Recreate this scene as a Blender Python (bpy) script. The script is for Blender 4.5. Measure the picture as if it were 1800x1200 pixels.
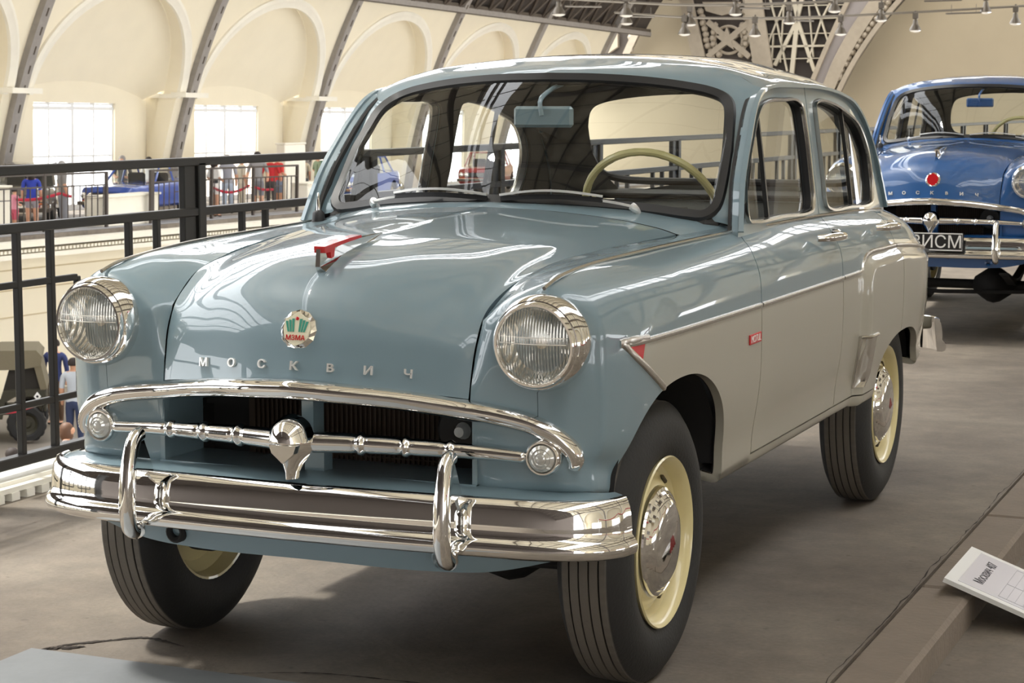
import bpy, math, random
import numpy as np
from mathutils import Vector, Matrix
random.seed(7)
for o in list(bpy.data.objects): bpy.data.objects.remove(o)
SC = bpy.context.scene
COL = SC.collection
PI = math.pi

# ------------------------------------------------------------------ camera
CAMP = Vector((2.16659, -4.37685, 1.36497)); YAW = 0.40326; PIT = 0.11880; FPX = 3478.8
cam_d = bpy.data.cameras.new('camera'); cam = bpy.data.objects.new('camera', cam_d); COL.objects.link(cam)
cam.location = CAMP; cam.rotation_euler = (PI/2-PIT, 0, YAW)
cam_d.sensor_width = 36; cam_d.lens = FPX/1800*36; cam_d.clip_end = 400; cam_d.clip_start = 0.05
cam_d.dof.use_dof = True; cam_d.dof.focus_distance = 4.9; cam_d.dof.aperture_fstop = 20
SC.camera = cam
# ------------------------------------------------------------------ world and sun
W = bpy.data.worlds.new('sky'); SC.world = W; W.use_nodes = True
nt = W.node_tree; nt.nodes.clear()
wo = nt.nodes.new('ShaderNodeOutputWorld'); bg = nt.nodes.new('ShaderNodeBackground')
bg.inputs[0].default_value = (0.97, 0.985, 1.0, 1); bg.inputs[1].default_value = 4.6
nt.links.new(bg.outputs[0], wo.inputs[0])
sun_d = bpy.data.lights.new('sun', 'SUN'); sun_d.energy = 8.0; sun_d.angle = math.radians(7); sun_d.color = (1, .97, .9)
sun = bpy.data.objects.new('sun', sun_d); COL.objects.link(sun)
sun.rotation_euler = Vector((-0.30, -0.06, 0.62)).to_track_quat('Z', 'Y').to_euler()
SC.view_settings.view_transform = 'Standard'; SC.view_settings.look = 'None'
SC.view_settings.exposure = 0.16; SC.view_settings.gamma = 1; SC.view_settings.use_curve_mapping = False

# ------------------------------------------------------------------ materials
MATS = {}
def srgb(r, g, b):
    f = lambda c: (c/255/12.92) if c/255 <= .04045 else ((c/255+.055)/1.055)**2.4
    return (f(r), f(g), f(b), 1)
def mat(name, col, rough=.5, metal=0, coat=0, noise=None, bump=None, spec=None, trans=0, emis=0, coatr=.03):
    if name in MATS: return MATS[name]
    m = bpy.data.materials.new(name); m.use_nodes = True; MATS[name] = m
    t = m.node_tree; p = t.nodes['Principled BSDF']
    p.inputs['Base Color'].default_value = col; p.inputs['Roughness'].default_value = rough
    p.inputs['Metallic'].default_value = metal; p.inputs['Coat Weight'].default_value = coat
    p.inputs['Coat Roughness'].default_value = coatr
    if spec is not None: p.inputs['Specular IOR Level'].default_value = spec
    if trans: p.inputs['Transmission Weight'].default_value = trans
    if emis:
        p.inputs['Emission Color'].default_value = col; p.inputs['Emission Strength'].default_value = emis
    if noise or bump:
        tc = t.nodes.new('ShaderNodeTexCoord'); nz = t.nodes.new('ShaderNodeTexNoise')
        nz.inputs['Scale'].default_value = (noise or bump)[0]; nz.inputs['Detail'].default_value = 6
        t.links.new(tc.outputs['Object'], nz.inputs['Vector'])
        if noise:
            mx = t.nodes.new('ShaderNodeMix'); mx.data_type = 'RGBA'
            mx.inputs[6].default_value = tuple(c*(1-noise[1]) for c in col[:3])+(1,)
            mx.inputs[7].default_value = tuple(min(1, c*(1+noise[1])) for c in col[:3])+(1,)
            t.links.new(nz.outputs[0], mx.inputs[0]); t.links.new(mx.outputs[2], p.inputs['Base Color'])
        if bump:
            nb = nz
            if noise:
                nb = t.nodes.new('ShaderNodeTexNoise'); nb.inputs['Scale'].default_value = bump[0]; nb.inputs['Detail'].default_value = 5
                t.links.new(tc.outputs['Object'], nb.inputs['Vector'])
            bp_ = t.nodes.new('ShaderNodeBump'); bp_.inputs['Strength'].default_value = bump[1]; bp_.inputs['Distance'].default_value = .01
            t.links.new(nb.outputs[0], bp_.inputs['Height']); t.links.new(bp_.outputs[0], p.inputs['Normal'])
    return m
def glass_mat(name, tint=(.93, .95, .94), ior=1.45, rough=0.0):
    if name in MATS: return MATS[name]
    m = bpy.data.materials.new(name); m.use_nodes = True; MATS[name] = m
    t = m.node_tree; t.nodes.clear()
    o = t.nodes.new('ShaderNodeOutputMaterial'); mx = t.nodes.new('ShaderNodeMixShader')
    tr = t.nodes.new('ShaderNodeBsdfTransparent'); gl = t.nodes.new('ShaderNodeBsdfGlossy'); fr = t.nodes.new('ShaderNodeFresnel')
    tr.inputs[0].default_value = tint+(1,); gl.inputs['Roughness'].default_value = rough
    ge = t.nodes.new('ShaderNodeNewGeometry'); mi = t.nodes.new('ShaderNodeMath'); mi.operation = 'MULTIPLY_ADD'
    t.links.new(ge.outputs['Backfacing'], mi.inputs[0]); mi.inputs[1].default_value = 1/ior-ior; mi.inputs[2].default_value = ior; t.links.new(mi.outputs[0], fr.inputs[0])
    t.links.new(fr.outputs[0], mx.inputs[0]); t.links.new(tr.outputs[0], mx.inputs[1]); t.links.new(gl.outputs[0], mx.inputs[2])
    t.links.new(mx.outputs[0], o.inputs[0]); return m
def paint(name, upper, lower=None):
    """glossy car paint; two-tone split along the side mouldings in the car's own coordinates"""
    if name in MATS: return MATS[name]
    m = mat(name, upper, rough=.38, coat=1.0, coatr=.015)
    t = m.node_tree; p = t.nodes['Principled BSDF']
    if lower:
        tc = t.nodes.new('ShaderNodeTexCoord'); sp = t.nodes.new('ShaderNodeSeparateXYZ'); t.links.new(tc.outputs['Object'], sp.inputs[0])
        def M(op, a, b):
            n = t.nodes.new('ShaderNodeMath'); n.operation = op
            for i, v in enumerate((a, b)):
                if isinstance(v, (int, float)): n.inputs[i].default_value = v
                else: t.links.new(v, n.inputs[i])
            return n.outputs[0]
        y, z = sp.outputs[1], sp.outputs[2]; ax = M('ABSOLUTE', sp.outputs[0], 0)
        side = M('GREATER_THAN', ax, .45)
        a = M('MULTIPLY', M('LESS_THAN', z, .842), M('GREATER_THAN', y, M('MINIMUM', M('ADD', M('MULTIPLY', M('SUBTRACT', .848, z), 1.746), -.322), .02)))
        zt = M('SUBTRACT', .892, M('MULTIPLY', 8.0, M('POWER', M('MAXIMUM', M('SUBTRACT', 1.865, y), 0), 2)))
        b = M('MULTIPLY', M('LESS_THAN', z, zt), M('GREATER_THAN', y, 1.797))
        k = M('MULTIPLY', side, M('MAXIMUM', a, b))
        mx = t.nodes.new('ShaderNodeMix'); mx.data_type = 'RGBA'
        mx.inputs[6].default_value = upper; mx.inputs[7].default_value = lower
        t.links.new(k, mx.inputs[0]); t.links.new(mx.outputs[2], p.inputs['Base Color'])
    return m
CHROME = mat('chrome', (.86, .85, .83, 1), rough=.045, metal=1)
STEEL = mat('brushed_steel', (.62, .60, .56, 1), rough=.22, metal=1)
BLACK = mat('black_rubber', (.012, .012, .013, 1), rough=.45)
TYRE = mat('tyre_rubber', (.011, .0108, .0105, 1), rough=.62, bump=(120, .15))
def _dust(m):
    t = m.node_tree; p = t.nodes['Principled BSDF']; tc = t.nodes.new('ShaderNodeTexCoord'); sp = t.nodes.new('ShaderNodeSeparateXYZ'); cb = t.nodes.new('ShaderNodeCombineXYZ'); ln = t.nodes.new('ShaderNodeVectorMath'); ln.operation = 'LENGTH'
    t.links.new(tc.outputs['Object'], sp.inputs[0]); t.links.new(sp.outputs[1], cb.inputs[1]); t.links.new(sp.outputs[2], cb.inputs[2]); t.links.new(cb.outputs[0], ln.inputs[0])
    r = t.nodes.new('ShaderNodeValToRGB'); mr = t.nodes.new('ShaderNodeMapRange'); mr.inputs[1].default_value = .325; mr.inputs[2].default_value = .337
    t.links.new(ln.outputs['Value'], mr.inputs[0]); t.links.new(mr.outputs[0], r.inputs[0])
    r.color_ramp.elements[0].position = .55; r.color_ramp.elements[0].color = (.011, .0108, .0105, 1); r.color_ramp.elements[1].position = .8; r.color_ramp.elements[1].color = (.135, .118, .098, 1)
    t.links.new(r.outputs[0], p.inputs['Base Color'])
_dust(TYRE)
DARK = mat('dark_underbody', (.010, .009, .009, 1), rough=.8)
TRIMIN = mat('headliner_cloth', (.030, .029, .028, 1), rough=.9)
SEATM = mat('seat_cloth', (.16, .165, .16, 1), rough=.8, bump=(90, .2))
CREAM = mat('cream_enamel', srgb(214, 200, 150), rough=.3, coat=.6)
IVORY = mat('ivory_plastic', srgb(205, 195, 140), rough=.3, coat=.4)
RED = mat('red_enamel', srgb(190, 20, 28), rough=.25, coat=.6)
WHITE = mat('white_enamel', srgb(235, 235, 232), rough=.35)
GREEN = mat('green_enamel', srgb(70, 150, 130), rough=.3, coat=.5)
GLASS = glass_mat('window_glass')
def ribbed_lens():
    m = bpy.data.materials.new('ribbed_lens_glass'); m.use_nodes = True; t = m.node_tree; p = t.nodes['Principled BSDF']; o = t.nodes['Material Output']
    p.inputs['Base Color'].default_value = (.80, .77, .70, 1); p.inputs['Metallic'].default_value = 1; p.inputs['Roughness'].default_value = .13
    tc = t.nodes.new('ShaderNodeTexCoord'); wv = t.nodes.new('ShaderNodeTexWave'); bm = t.nodes.new('ShaderNodeBump'); mx = t.nodes.new('ShaderNodeMixShader'); tr = t.nodes.new('ShaderNodeBsdfTransparent')
    wv.bands_direction = 'X'; wv.inputs['Scale'].default_value = 48; wv.inputs['Distortion'].default_value = 0
    t.links.new(tc.outputs['Object'], wv.inputs['Vector']); t.links.new(wv.outputs['Fac'], bm.inputs['Height']); bm.inputs['Strength'].default_value = 1; bm.inputs['Distance'].default_value = .0035
    t.links.new(bm.outputs[0], p.inputs['Normal']); mx.inputs[0].default_value = .38
    t.links.new(tr.outputs[0], mx.inputs[1]); t.links.new(p.outputs[0], mx.inputs[2]); t.links.new(mx.outputs[0], o.inputs[0]); return m
LENS = ribbed_lens()
RADI = mat('radiator_brown', srgb(52, 38, 26), rough=.6)
REFL = mat('lamp_reflector', (.92, .89, .81, 1), rough=.20, metal=1)
LETTER = mat('letter_metal', (.82, .81, .78, 1), rough=.35, metal=.55)
def _flute(m):
    t = m.node_tree; p = t.nodes['Principled BSDF']; tc = t.nodes.new('ShaderNodeTexCoord'); wv = t.nodes.new('ShaderNodeTexWave'); bm = t.nodes.new('ShaderNodeBump')
    wv.bands_direction = 'X'; wv.inputs['Scale'].default_value = 36; wv.inputs['Distortion'].default_value = 0
    t.links.new(tc.outputs['Object'], wv.inputs['Vector']); t.links.new(wv.outputs['Fac'], bm.inputs['Height']); bm.inputs['Strength'].default_value = .5; bm.inputs['Distance'].default_value = .006
    t.links.new(bm.outputs[0], p.inputs['Normal'])
_flute(REFL)

# ------------------------------------------------------------------ mesh helpers
def mk(name, V, F, m, parent=None, smooth=True, angle=35, label=None, kind=None):
    me = bpy.data.meshes.new(name)
    me.from_pydata([tuple(map(float, v)) for v in V], [], [tuple(map(int, f)) for f in F]); me.validate(); me.update()
    if m is not None: me.materials.append(m)
    if smooth:
        me.shade_smooth(); me.set_sharp_from_angle(angle=math.radians(angle))
    o = bpy.data.objects.new(name, me); COL.objects.link(o)
    if parent is not None: o.parent = parent
    if label: o['label'] = label
    if kind: o['kind'] = kind
    return o
def empty(name, loc=(0, 0, 0), rz=0, label=None, cat=None, group=None):
    o = bpy.data.objects.new(name, None); COL.objects.link(o); o.location = loc; o.rotation_euler = (0, 0, rz)
    o.empty_display_size = .1
    return tag(o, label, cat, group)
def tag(o, label=None, cat=None, group=None, kind=None):
    if label: o['label'] = label
    if cat: o['category'] = cat
    if group: o['group'] = group
    if kind: o['kind'] = kind
    return o
def struct(o):
    o['kind'] = 'structure'; return o
def interp(t, Y, tq):
    """cubic Hermite through Y (n,...) at knots t, non-uniform finite-difference tangents"""
    t = np.asarray(t, float); Y = np.asarray(Y, float); tq = np.asarray(tq, float)
    h = np.diff(t); sh = (-1,)+(1,)*(Y.ndim-1)
    d = np.diff(Y, axis=0)/h.reshape(sh)
    m = np.empty_like(Y); m[0] = d[0]; m[-1] = d[-1]
    if len(t) > 2: m[1:-1] = (d[:-1]*h[1:].reshape(sh)+d[1:]*h[:-1].reshape(sh))/(h[1:]+h[:-1]).reshape(sh)
    i = np.clip(np.searchsorted(t, tq, side='right')-1, 0, len(t)-2)
    s = ((tq-t[i])/h[i]).reshape(sh); H = h[i].reshape(sh)
    return (2*s**3-3*s**2+1)*Y[i]+(s**3-2*s**2+s)*H*m[i]+(-2*s**3+3*s**2)*Y[i+1]+(s**3-s**2)*H*m[i+1]
def spl(P, n, closed=False, chord=True):
    P = np.asarray(P, float)
    if closed: P = np.vstack([P[-2:], P, P[:3]])
    t = np.concatenate([[0], np.cumsum(np.maximum(np.linalg.norm(np.diff(P, axis=0), axis=1), 1e-6)**(.7 if chord else 0))])
    a, b = (t[2], t[-3]) if closed else (t[0], t[-1])
    return interp(t, P, np.linspace(a, b, n+1)[:-1] if closed else np.linspace(a, b, n))
def net(C, nu, nv, tu=None):
    """control net (U,V,3) -> dense grid"""
    C = np.asarray(C, float)
    tu = np.arange(C.shape[0]) if tu is None else tu
    A = interp(tu, C, np.linspace(tu[0], tu[-1], nu))
    B = interp(np.arange(C.shape[1]), np.swapaxes(A, 0, 1), np.linspace(0, C.shape[1]-1, nv))
    return np.swapaxes(B, 0, 1)
def grid(P, wrap=False):
    nu, nv = P.shape[:2]; V = P.reshape(-1, 3); F = []
    for i in range(nu-1):
        for j in range(nv if wrap else nv-1):
            k = (j+1) % nv
            F.append((i*nv+j, (i+1)*nv+j, (i+1)*nv+k, i*nv+k))
    return V, F
def clip(V, F, fn):
    """keep the part of the mesh where fn(V) > 0"""
    V = np.asarray(V, float); g = fn(V); out = []; NV = [tuple(v) for v in V]; cut = {}
    def cp(a, b):
        k = (a, b) if a < b else (b, a)
        if k not in cut:
            s = g[k[0]]/(g[k[0]]-g[k[1]]); cut[k] = len(NV); NV.append(tuple(V[k[0]]+(V[k[1]]-V[k[0]])*s))
        return cut[k]
    for f in F:
        gf = [g[i] > 0 for i in f]
        if all(gf): out.append(tuple(f)); continue
        if not any(gf): continue
        r = []
        for q in range(len(f)):
            a, b = f[q], f[(q+1) % len(f)]
            if gf[q]: r.append(a)
            if gf[q] != gf[(q+1) % len(f)]: r.append(cp(a, b))
        if len(r) >= 3: out.append(tuple(r))
    used = sorted({i for f in out for i in f}); mp = {u: k for k, u in enumerate(used)}
    return np.array([NV[u] for u in used]).reshape(-1, 3), [tuple(mp[i] for i in f) for f in out]
def normals(V, F):
    V = np.asarray(V, float); N = np.zeros_like(V)
    for f in F:
        n = np.cross(V[f[1]]-V[f[0]], V[f[-1]]-V[f[0]])
        if len(f) > 3: n = n+np.cross(V[f[3]]-V[f[2]], V[f[1]]-V[f[2]])
        for i in f: N[i] += n
    return N/np.maximum(np.linalg.norm(N, axis=1, keepdims=True), 1e-12)
def flange(V, F, d=.014):
    """turn the open border of a panel inwards"""
    if not F: return V, F
    N = normals(V, F); cnt = {}
    for f in F:
        for q in range(len(f)):
            a, b = f[q], f[(q+1) % len(f)]; k = (min(a, b), max(a, b)); cnt.setdefault(k, []).append((a, b))
    B = [v[0] for v in cnt.values() if len(v) == 1]
    mp = {}; NV = list(map(tuple, V)); F = list(F)
    for a, b in B:
        for i in (a, b):
            if i not in mp: mp[i] = len(NV); NV.append(tuple(V[i]-N[i]*d))
        F.append((b, a, mp[a], mp[b]))
    return np.array(NV), F
def offset(V, F, d): return np.asarray(V)+normals(V, F)*d, F
def mir(V, F):
    V = np.array(V, float); V[:, 0] *= -1; return V, [tuple(reversed(f)) for f in F]
def join(*ms):
    V = []; F = []
    for v, f in ms:
        o = len(V); V += [tuple(x) for x in v]; F += [tuple(i+o for i in q) for q in f]
    return np.array(V), F
def weld(V, F, q=5):
    mp = {}; idx = []; NV = []
    for v in V:
        k = tuple(round(float(c), q) for c in v)
        if k not in mp: mp[k] = len(NV); NV.append(tuple(v))
        idx.append(mp[k])
    NF = []
    for f in F:
        g = [idx[i] for i in f]; g = [a for n, a in enumerate(g) if a != g[n-1]]
        if len(set(g)) == len(g) >= 3: NF.append(tuple(g))
    return np.array(NV), NF
def both(V, F):
    """mirror a half and weld it along the centre line"""
    V, F = join((V, F), mir(V, F)); n = len(V)//2; mp = list(range(len(V)))
    for i in range(n):
        if abs(V[i][0]) < 1e-6: mp[n+i] = i
    F = [tuple(mp[i] for i in f) for f in F]
    used = sorted({i for f in F for i in f}); k = {u: j for j, u in enumerate(used)}
    return V[used], [tuple(k[i] for i in f) for f in F]
def sdf(poly, ax=(1, 2)):
    """signed distance (positive inside) to a closed polygon in two coordinates"""
    P = np.asarray(poly, float); Q = np.roll(P, -1, axis=0)
    def fn(V):
        X = np.asarray(V)[:, ax]; best = np.full(len(X), 1e9); ins = np.zeros(len(X), bool)
        for a, b in zip(P, Q):
            ab = b-a; l2 = ab@ab
            if l2 < 1e-14: continue
            t = np.clip(((X-a)@ab)/l2, 0, 1); d = np.hypot(*(X-(a+t[:, None]*ab)).T); best = np.minimum(best, d)
            c = (a[1] > X[:, 1]) != (b[1] > X[:, 1])
            with np.errstate(divide='ignore', invalid='ignore'):
                xi = a[0]+(X[:, 1]-a[1])/(b[1]-a[1])*(b[0]-a[0])
            ins ^= c & (X[:, 0] < xi)
        return np.where(ins, best, -best)
    return fn
def box(c, s, bev=0):
    c = np.array(c, float); h = np.array(s, float)/2
    V = [c+h*np.array(k) for k in [(-1,-1,-1),(1,-1,-1),(1,1,-1),(-1,1,-1),(-1,-1,1),(1,-1,1),(1,1,1),(-1,1,1)]]
    return np.array(V), [(0,3,2,1),(4,5,6,7),(0,1,5,4),(1,2,6,5),(2,3,7,6),(3,0,4,7)]
def bbox(c, s, b=.01, sm=1):
    """box with chamfered edges"""
    c = np.array(c, float); h = np.array(s, float)/2; V = []; idx = {}
    for sx in (-1, 1):
        for sy in (-1, 1):
            for sz in (-1, 1):
                S = np.array((sx, sy, sz))
                for a in range(3):
                    e = h-b; e[a] = h[a]; idx[(sx, sy, sz, a)] = len(V); V.append(c+S*e)
    F = []
    for a in range(3):
        u, v = (a+1) % 3, (a+2) % 3
        for s in (-1, 1):
            q = []
            for (p, r) in ((-1,-1),(1,-1),(1,1),(-1,1)):
                k = [0,0,0]; k[a] = s; k[u] = p; k[v] = r; q.append(idx[(*k, a)])
            F.append(tuple(q if s > 0 else q[::-1]))
    for a in range(3):
        u, v = (a+1) % 3, (a+2) % 3
        for p in (-1, 1):
            for r in (-1, 1):
                k0 = [0,0,0]; k1 = [0,0,0]; k0[a] = -1; k1[a] = 1
                for k in (k0, k1): k[u] = p; k[v] = r
                q = [idx[(*k0, u)], idx[(*k0, v)], idx[(*k1, v)], idx[(*k1, u)]]
                F.append(tuple(q if p*r < 0 else q[::-1]))
    for sx in (-1, 1):
        for sy in (-1, 1):
            for sz in (-1, 1):
                q = [idx[(sx, sy, sz, a)] for a in range(3)]
                F.append(tuple(q if sx*sy*sz > 0 else q[::-1]))
    return np.array(V), F
def frame_of(d, up=(0, 0, 1)):
    d = np.array(d, float); d /= np.linalg.norm(d); up = np.array(up, float)
    if abs(d@up) > .98: up = np.array((0, 1., 0))
    s = np.cross(d, up); s /= np.linalg.norm(s); return s, np.cross(s, d), d
def lathe(prof, c=(0, 0, 0), axis=(1, 0, 0), n=32, closed=False, arc=None):
    """profile [(radius, along axis)] turned about axis through c"""
    s, u, d = frame_of(axis); c = np.array(c, float); pr = np.array(prof, float)
    th = np.linspace(0, 2*PI, n, endpoint=False)
    P = np.array([[c+d*h+r*(s*math.cos(a)+u*math.sin(a)) for a in th] for r, h in pr])
    V, F = grid(P, wrap=True)
    if closed:
        m = len(pr)
        F += [((m-1)*n+j, j, (j+1) % n, (m-1)*n+(j+1) % n) for j in range(n)]
    return V, F
def sweep(path, prof, up=(0, 0, 1), closed=False, scale=None, caps=True, fixed=False):
    """profile [(side, up)] carried along path"""
    P = np.asarray(path, float); pr = np.asarray(prof, float); n = len(P)
    T = np.roll(P, -1, 0)-np.roll(P, 1, 0)
    if not closed: T[0] = P[1]-P[0]; T[-1] = P[-1]-P[-2]
    R = []
    for i in range(n):
        s, u, d = frame_of(T[i], up); k = 1 if scale is None else scale[i]
        k = np.atleast_1d(k); kx, ky = (k[0], k[0]) if len(k) == 1 else k
        R.append([P[i]+s*a*kx+u*b*ky for a, b in pr])
    R = np.array(R); V, F = grid(R, wrap=True); m = len(pr)
    if closed: F += [((n-1)*m+j, j, (j+1) % m, (n-1)*m+(j+1) % m) for j in range(m)]
    elif caps: F += [tuple(range(m)), tuple(reversed(range((n-1)*m, n*m)))]
    return V, F
def circ(r, n=10, rx=None): return [(r*math.cos(a), (rx or r)*math.sin(a)) for a in np.linspace(0, 2*PI, n, endpoint=False)]
def tube(path, r, n=10, closed=False, scale=None, caps=True): return sweep(path, circ(r, n), closed=closed, scale=scale, caps=caps)
def prism(poly, d0, d1, ax=(1, 2), fix=0):
    """polygon in two coordinates given thickness along the third"""
    n = len(poly); V = []
    for d in (d0, d1):
        for p in poly:
            v = [0, 0, 0]; v[ax[0]] = p[0]; v[ax[1]] = p[1]; v[fix] = d; V.append(v)
    F = [tuple(range(n)), tuple(reversed(range(n, 2*n)))]+[(j, n+j, n+(j+1) % n, (j+1) % n) for j in range(n)]
    a = 0
    for i in range(n): a += poly[i][0]*poly[(i+1) % n][1]-poly[(i+1) % n][0]*poly[i][1]
    sgn = a*(1 if (ax[0]+1) % 3 == ax[1] else -1)*(d1-d0)
    if sgn > 0: F = [tuple(reversed(f)) for f in F]
    return np.array(V, float), F
def xf(m, M):
    V, F = m; M = np.array(M); V = np.asarray(V); return V@M[:3, :3].T+M[:3, 3], F
_tc = {}
def text_mesh(s, size=1., depth=.0, align='CENTER', bold=0.):
    c = bpy.data.curves.new('txt', 'FONT'); c.body = s; c.offset = bold; c.size = size; c.extrude = depth; c.align_x = align; c.align_y = 'CENTER'
    o = bpy.data.objects.new('txt', c); COL.objects.link(o)
    bpy.context.view_layer.update()
    me = o.evaluated_get(bpy.context.evaluated_depsgraph_get()).to_mesh()
    V = np.array([tuple(v.co) for v in me.vertices]); F = [tuple(p.vertices) for p in me.polygons]
    bpy.data.objects.remove(o); bpy.data.curves.remove(c)
    return V, F
def place(m, origin, ex, ey):
    """map a flat mesh (x right, y up, z out) into the plane spanned by ex, ey at origin"""
    ex = np.array(ex, float); ex /= np.linalg.norm(ex); ey = np.array(ey, float); ey = ey-ex*(ey@ex); ey /= np.linalg.norm(ey)
    ez = np.cross(ex, ey); V, F = m
    return np.asarray(V)@np.array([ex, ey, ez])+np.array(origin, float), F
def copy_tree(o, parent=None, swap=None):
    c = o.copy(); COL.objects.link(c); c.parent = parent
    if swap and o.type == 'MESH' and o.data.materials and o.data.materials[0] in swap:
        c.data = o.data.copy(); c.data.materials[0] = swap[o.data.materials[0]]
    for ch in list(o.children): copy_tree(ch, c, swap)
    return c
# ================================================================== the car (own frame: front axle at y=0, nose towards -y)
def orient(V, F, d):
    """flip the mesh if its mean normal points away from direction d"""
    N = normals(V, F)
    return (V, F) if (N@np.array(d, float)).mean() > 0 else (V, [tuple(reversed(f)) for f in F])
YS = [-.40, -.30, -.10, .10, .36, .60, .76, 1.0, 1.5, 2.0, 2.4, 2.7, 2.92, 3.06, 3.15]
def sec(zb, xb, xm, crest, deck, gap, sh=None):
    a = xm; cx, cz = crest
    s1, s2 = sh or ((a-.011, cz-.105), (a-.046, cz-.038))
    return [(xb-.06, zb), (xb, zb), (a-.022, .505 if zb < .46 else zb+.06), (a-.004, .63), (a, .745), (a-.002, .838), s1, s2, (cx, cz), deck, gap]
SECS = [sec(.525, .662, .685, (.569, .982), (.470, .950), (.404, .897), ((.678, .893), (.643, .950))),
        sec(.500, .684, .708, (.572, .998), (.488, .984), (.418, .951)),
        sec(.440, .695, .724, (.587, 1.009), (.510, 1.004), (.437, .994)),
        sec(.420, .698, .729, (.598, 1.014), (.530, 1.013), (.463, 1.011)),
        sec(.415, .700, .733, (.611, 1.020), (.560, 1.022), (.506, 1.0215)),
        sec(.415, .702, .736, (.626, 1.025), (.580, 1.028), (.529, 1.027)),
        sec(.415, .703, .738, (.640, 1.028), (.606, 1.040), (.575, 1.050)),
        sec(.415, .703, .738, (.655, 1.030), (.640, 1.036), (.630, 1.036)),
        sec(.415, .703, .738, (.661, 1.029), (.650, 1.036), (.640, 1.036)),
        sec(.415, .703, .738, (.658, 1.020), (.648, 1.030), (.640, 1.030)),
        sec(.430, .703, .738, (.645, 1.008), (.615, 1.018), (.585, 1.024)),
        sec(.440, .700, .728, (.610, .985), (.54, 1.000), (.45, 1.010)),
        sec(.46, .680, .706, (.570, .942), (.48, .958), (.40, .968), ((.690, .85), (.645, .91))),
        sec(.48, .640, .668, (.53, .895), (.45, .912), (.37, .920), ((.650, .80), (.605, .862))),
        sec(.50, .590, .620, (.49, .835), (.42, .850), (.35, .858), ((.600, .75), (.56, .80)))]
BULGE = np.array([(1.80, .25), (1.80, .78), (1.806, .84), (1.835, .876), (1.90, .890), (2.3, .890), (2.75, .858), (3.3, .80), (3.3, .25)])
def ss(a, b, x):
    t = np.clip((x-a)/(b-a), 0, 1); return t*t*(3-2*t)
def side_grid(nu=230, nv=72):
    C = np.array([[(x, y, z) for x, z in s] for y, s in zip(YS, SECS)])
    yq = np.linspace(YS[0], YS[-1], nu)
    A = interp(YS, C, yq); vq = np.linspace(0, 10, nv)
    B = np.swapaxes(interp(np.arange(11), np.swapaxes(A, 0, 1), vq), 0, 1)
    P = np.concatenate([B, np.broadcast_to(vq[None, :, None], B.shape[:2]+(1,))], axis=2)
    sd = sdf(BULGE)(P.reshape(-1, 4)).reshape(B.shape[:2])
    amt = .026*ss(-.006, .035, sd)*(1-.6*ss(2.6, 3.1, P[:, :, 1]))*(vq[None, :] < 7.2)
    P[:, :, 0] += amt
    return P
def quads(nu, nv): return [(i*nv+j, (i+1)*nv+j, (i+1)*nv+j+1, i*nv+j+1) for i in range(nu-1) for j in range(nv-1)]
def ell(cy, cz, a, b, e=2.0):
    return lambda V: ((np.abs(V[:, 1]-cy)/a)**e+(np.maximum(V[:, 2]-cz, 0)/b)**e-1)*min(a, b)/2
ARCH_F = ell(.03, .44, .372, .292, 2.25); ARCH_R = ell(2.36, .40, .355, .205, 2.4)
def ydoor(z): return np.interp(z, [.40, .80, .90, .97, 1.005, 1.03], [.655, .655, .66, .675, .70, .745])
def yb(z): return np.interp(z, [.44, 1.03], [1.555, 1.545])
GUT = [(.700, 1.03), (.735, 1.10), (.772, 1.164), (.865, 1.265), (.955, 1.346), (1.01, 1.382), (1.07, 1.404), (1.159, 1.417), (1.35, 1.421), (1.54, 1.421), (1.72, 1.418),
       (1.865, 1.411), (2.02, 1.395), (2.149, 1.372), (2.295, 1.303), (2.403, 1.199), (2.466, 1.106), (2.513, 1.013)]
FWIN = [(.778, 1.057), (.787, 1.135), (.919, 1.284), (1.024, 1.357), (1.121, 1.377), (1.30, 1.381), (1.425, 1.379), (1.478, 1.36), (1.488, 1.30), (1.478, 1.16), (1.468, 1.085), (1.445, 1.055), (1.40, 1.048), (1.10, 1.050), (.83, 1.050)]
RWIN = [(1.612, 1.06), (1.618, 1.16), (1.628, 1.30), (1.640, 1.365), (1.69, 1.378), (1.84, 1.372), (2.02, 1.342), (2.201, 1.285), (2.280, 1.196), (2.272, 1.087), (2.243, 1.046), (2.19, 1.037), (1.90, 1.040), (1.66, 1.045)]
def xside(y, z):
    return np.interp(z, [.99, 1.028, 1.218, 1.42], [.664, .661, .633, .600])-.10*np.maximum(y-2.05, 0)**2-.006*np.maximum(.9-y, 0)/.2
E_LOW = [(0, .585, 1.108), (.15, .598, 1.106), (.30, .640, 1.097), (.42, .683, 1.085), (.51, .708, 1.073), (.553, .720, 1.071), (.574, .738, 1.086), (.580, .763, 1.110), (.579, .789, 1.138), (.576, .83, 1.19), (.572, .868, 1.238)]
E_TOP = [(0, .945, 1.443), (.15, .960, 1.440), (.30, .990, 1.430), (.40, 1.010, 1.417), (.47, 1.022, 1.403), (.51, 1.018, 1.388), (.535, .995, 1.368), (.549, .962, 1.341), (.560, .92, 1.295), (.572, .868, 1.238)]
R_LOW = [(0, 2.87, 1.075), (.2, 2.86, 1.075), (.36, 2.83, 1.077), (.44, 2.79, 1.085), (.49, 2.745, 1.105), (.508, 2.70, 1.14), (.512, 2.65, 1.18)]
R_TOP = [(0, 2.43, 1.425), (.2, 2.425, 1.418), (.34, 2.425, 1.403), (.42, 2.445, 1.380), (.47, 2.49, 1.335), (.495, 2.56, 1.265), (.512, 2.65, 1.18)]
def loop_of(low, top, n=40):
    a = spl(low, n); b = spl(top, n)
    half = np.vstack([a[:-1], b[::-1]])
    m = half[1:-1][::-1]*np.array([-1, 1, 1])
    return np.vstack([half, m])
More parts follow.
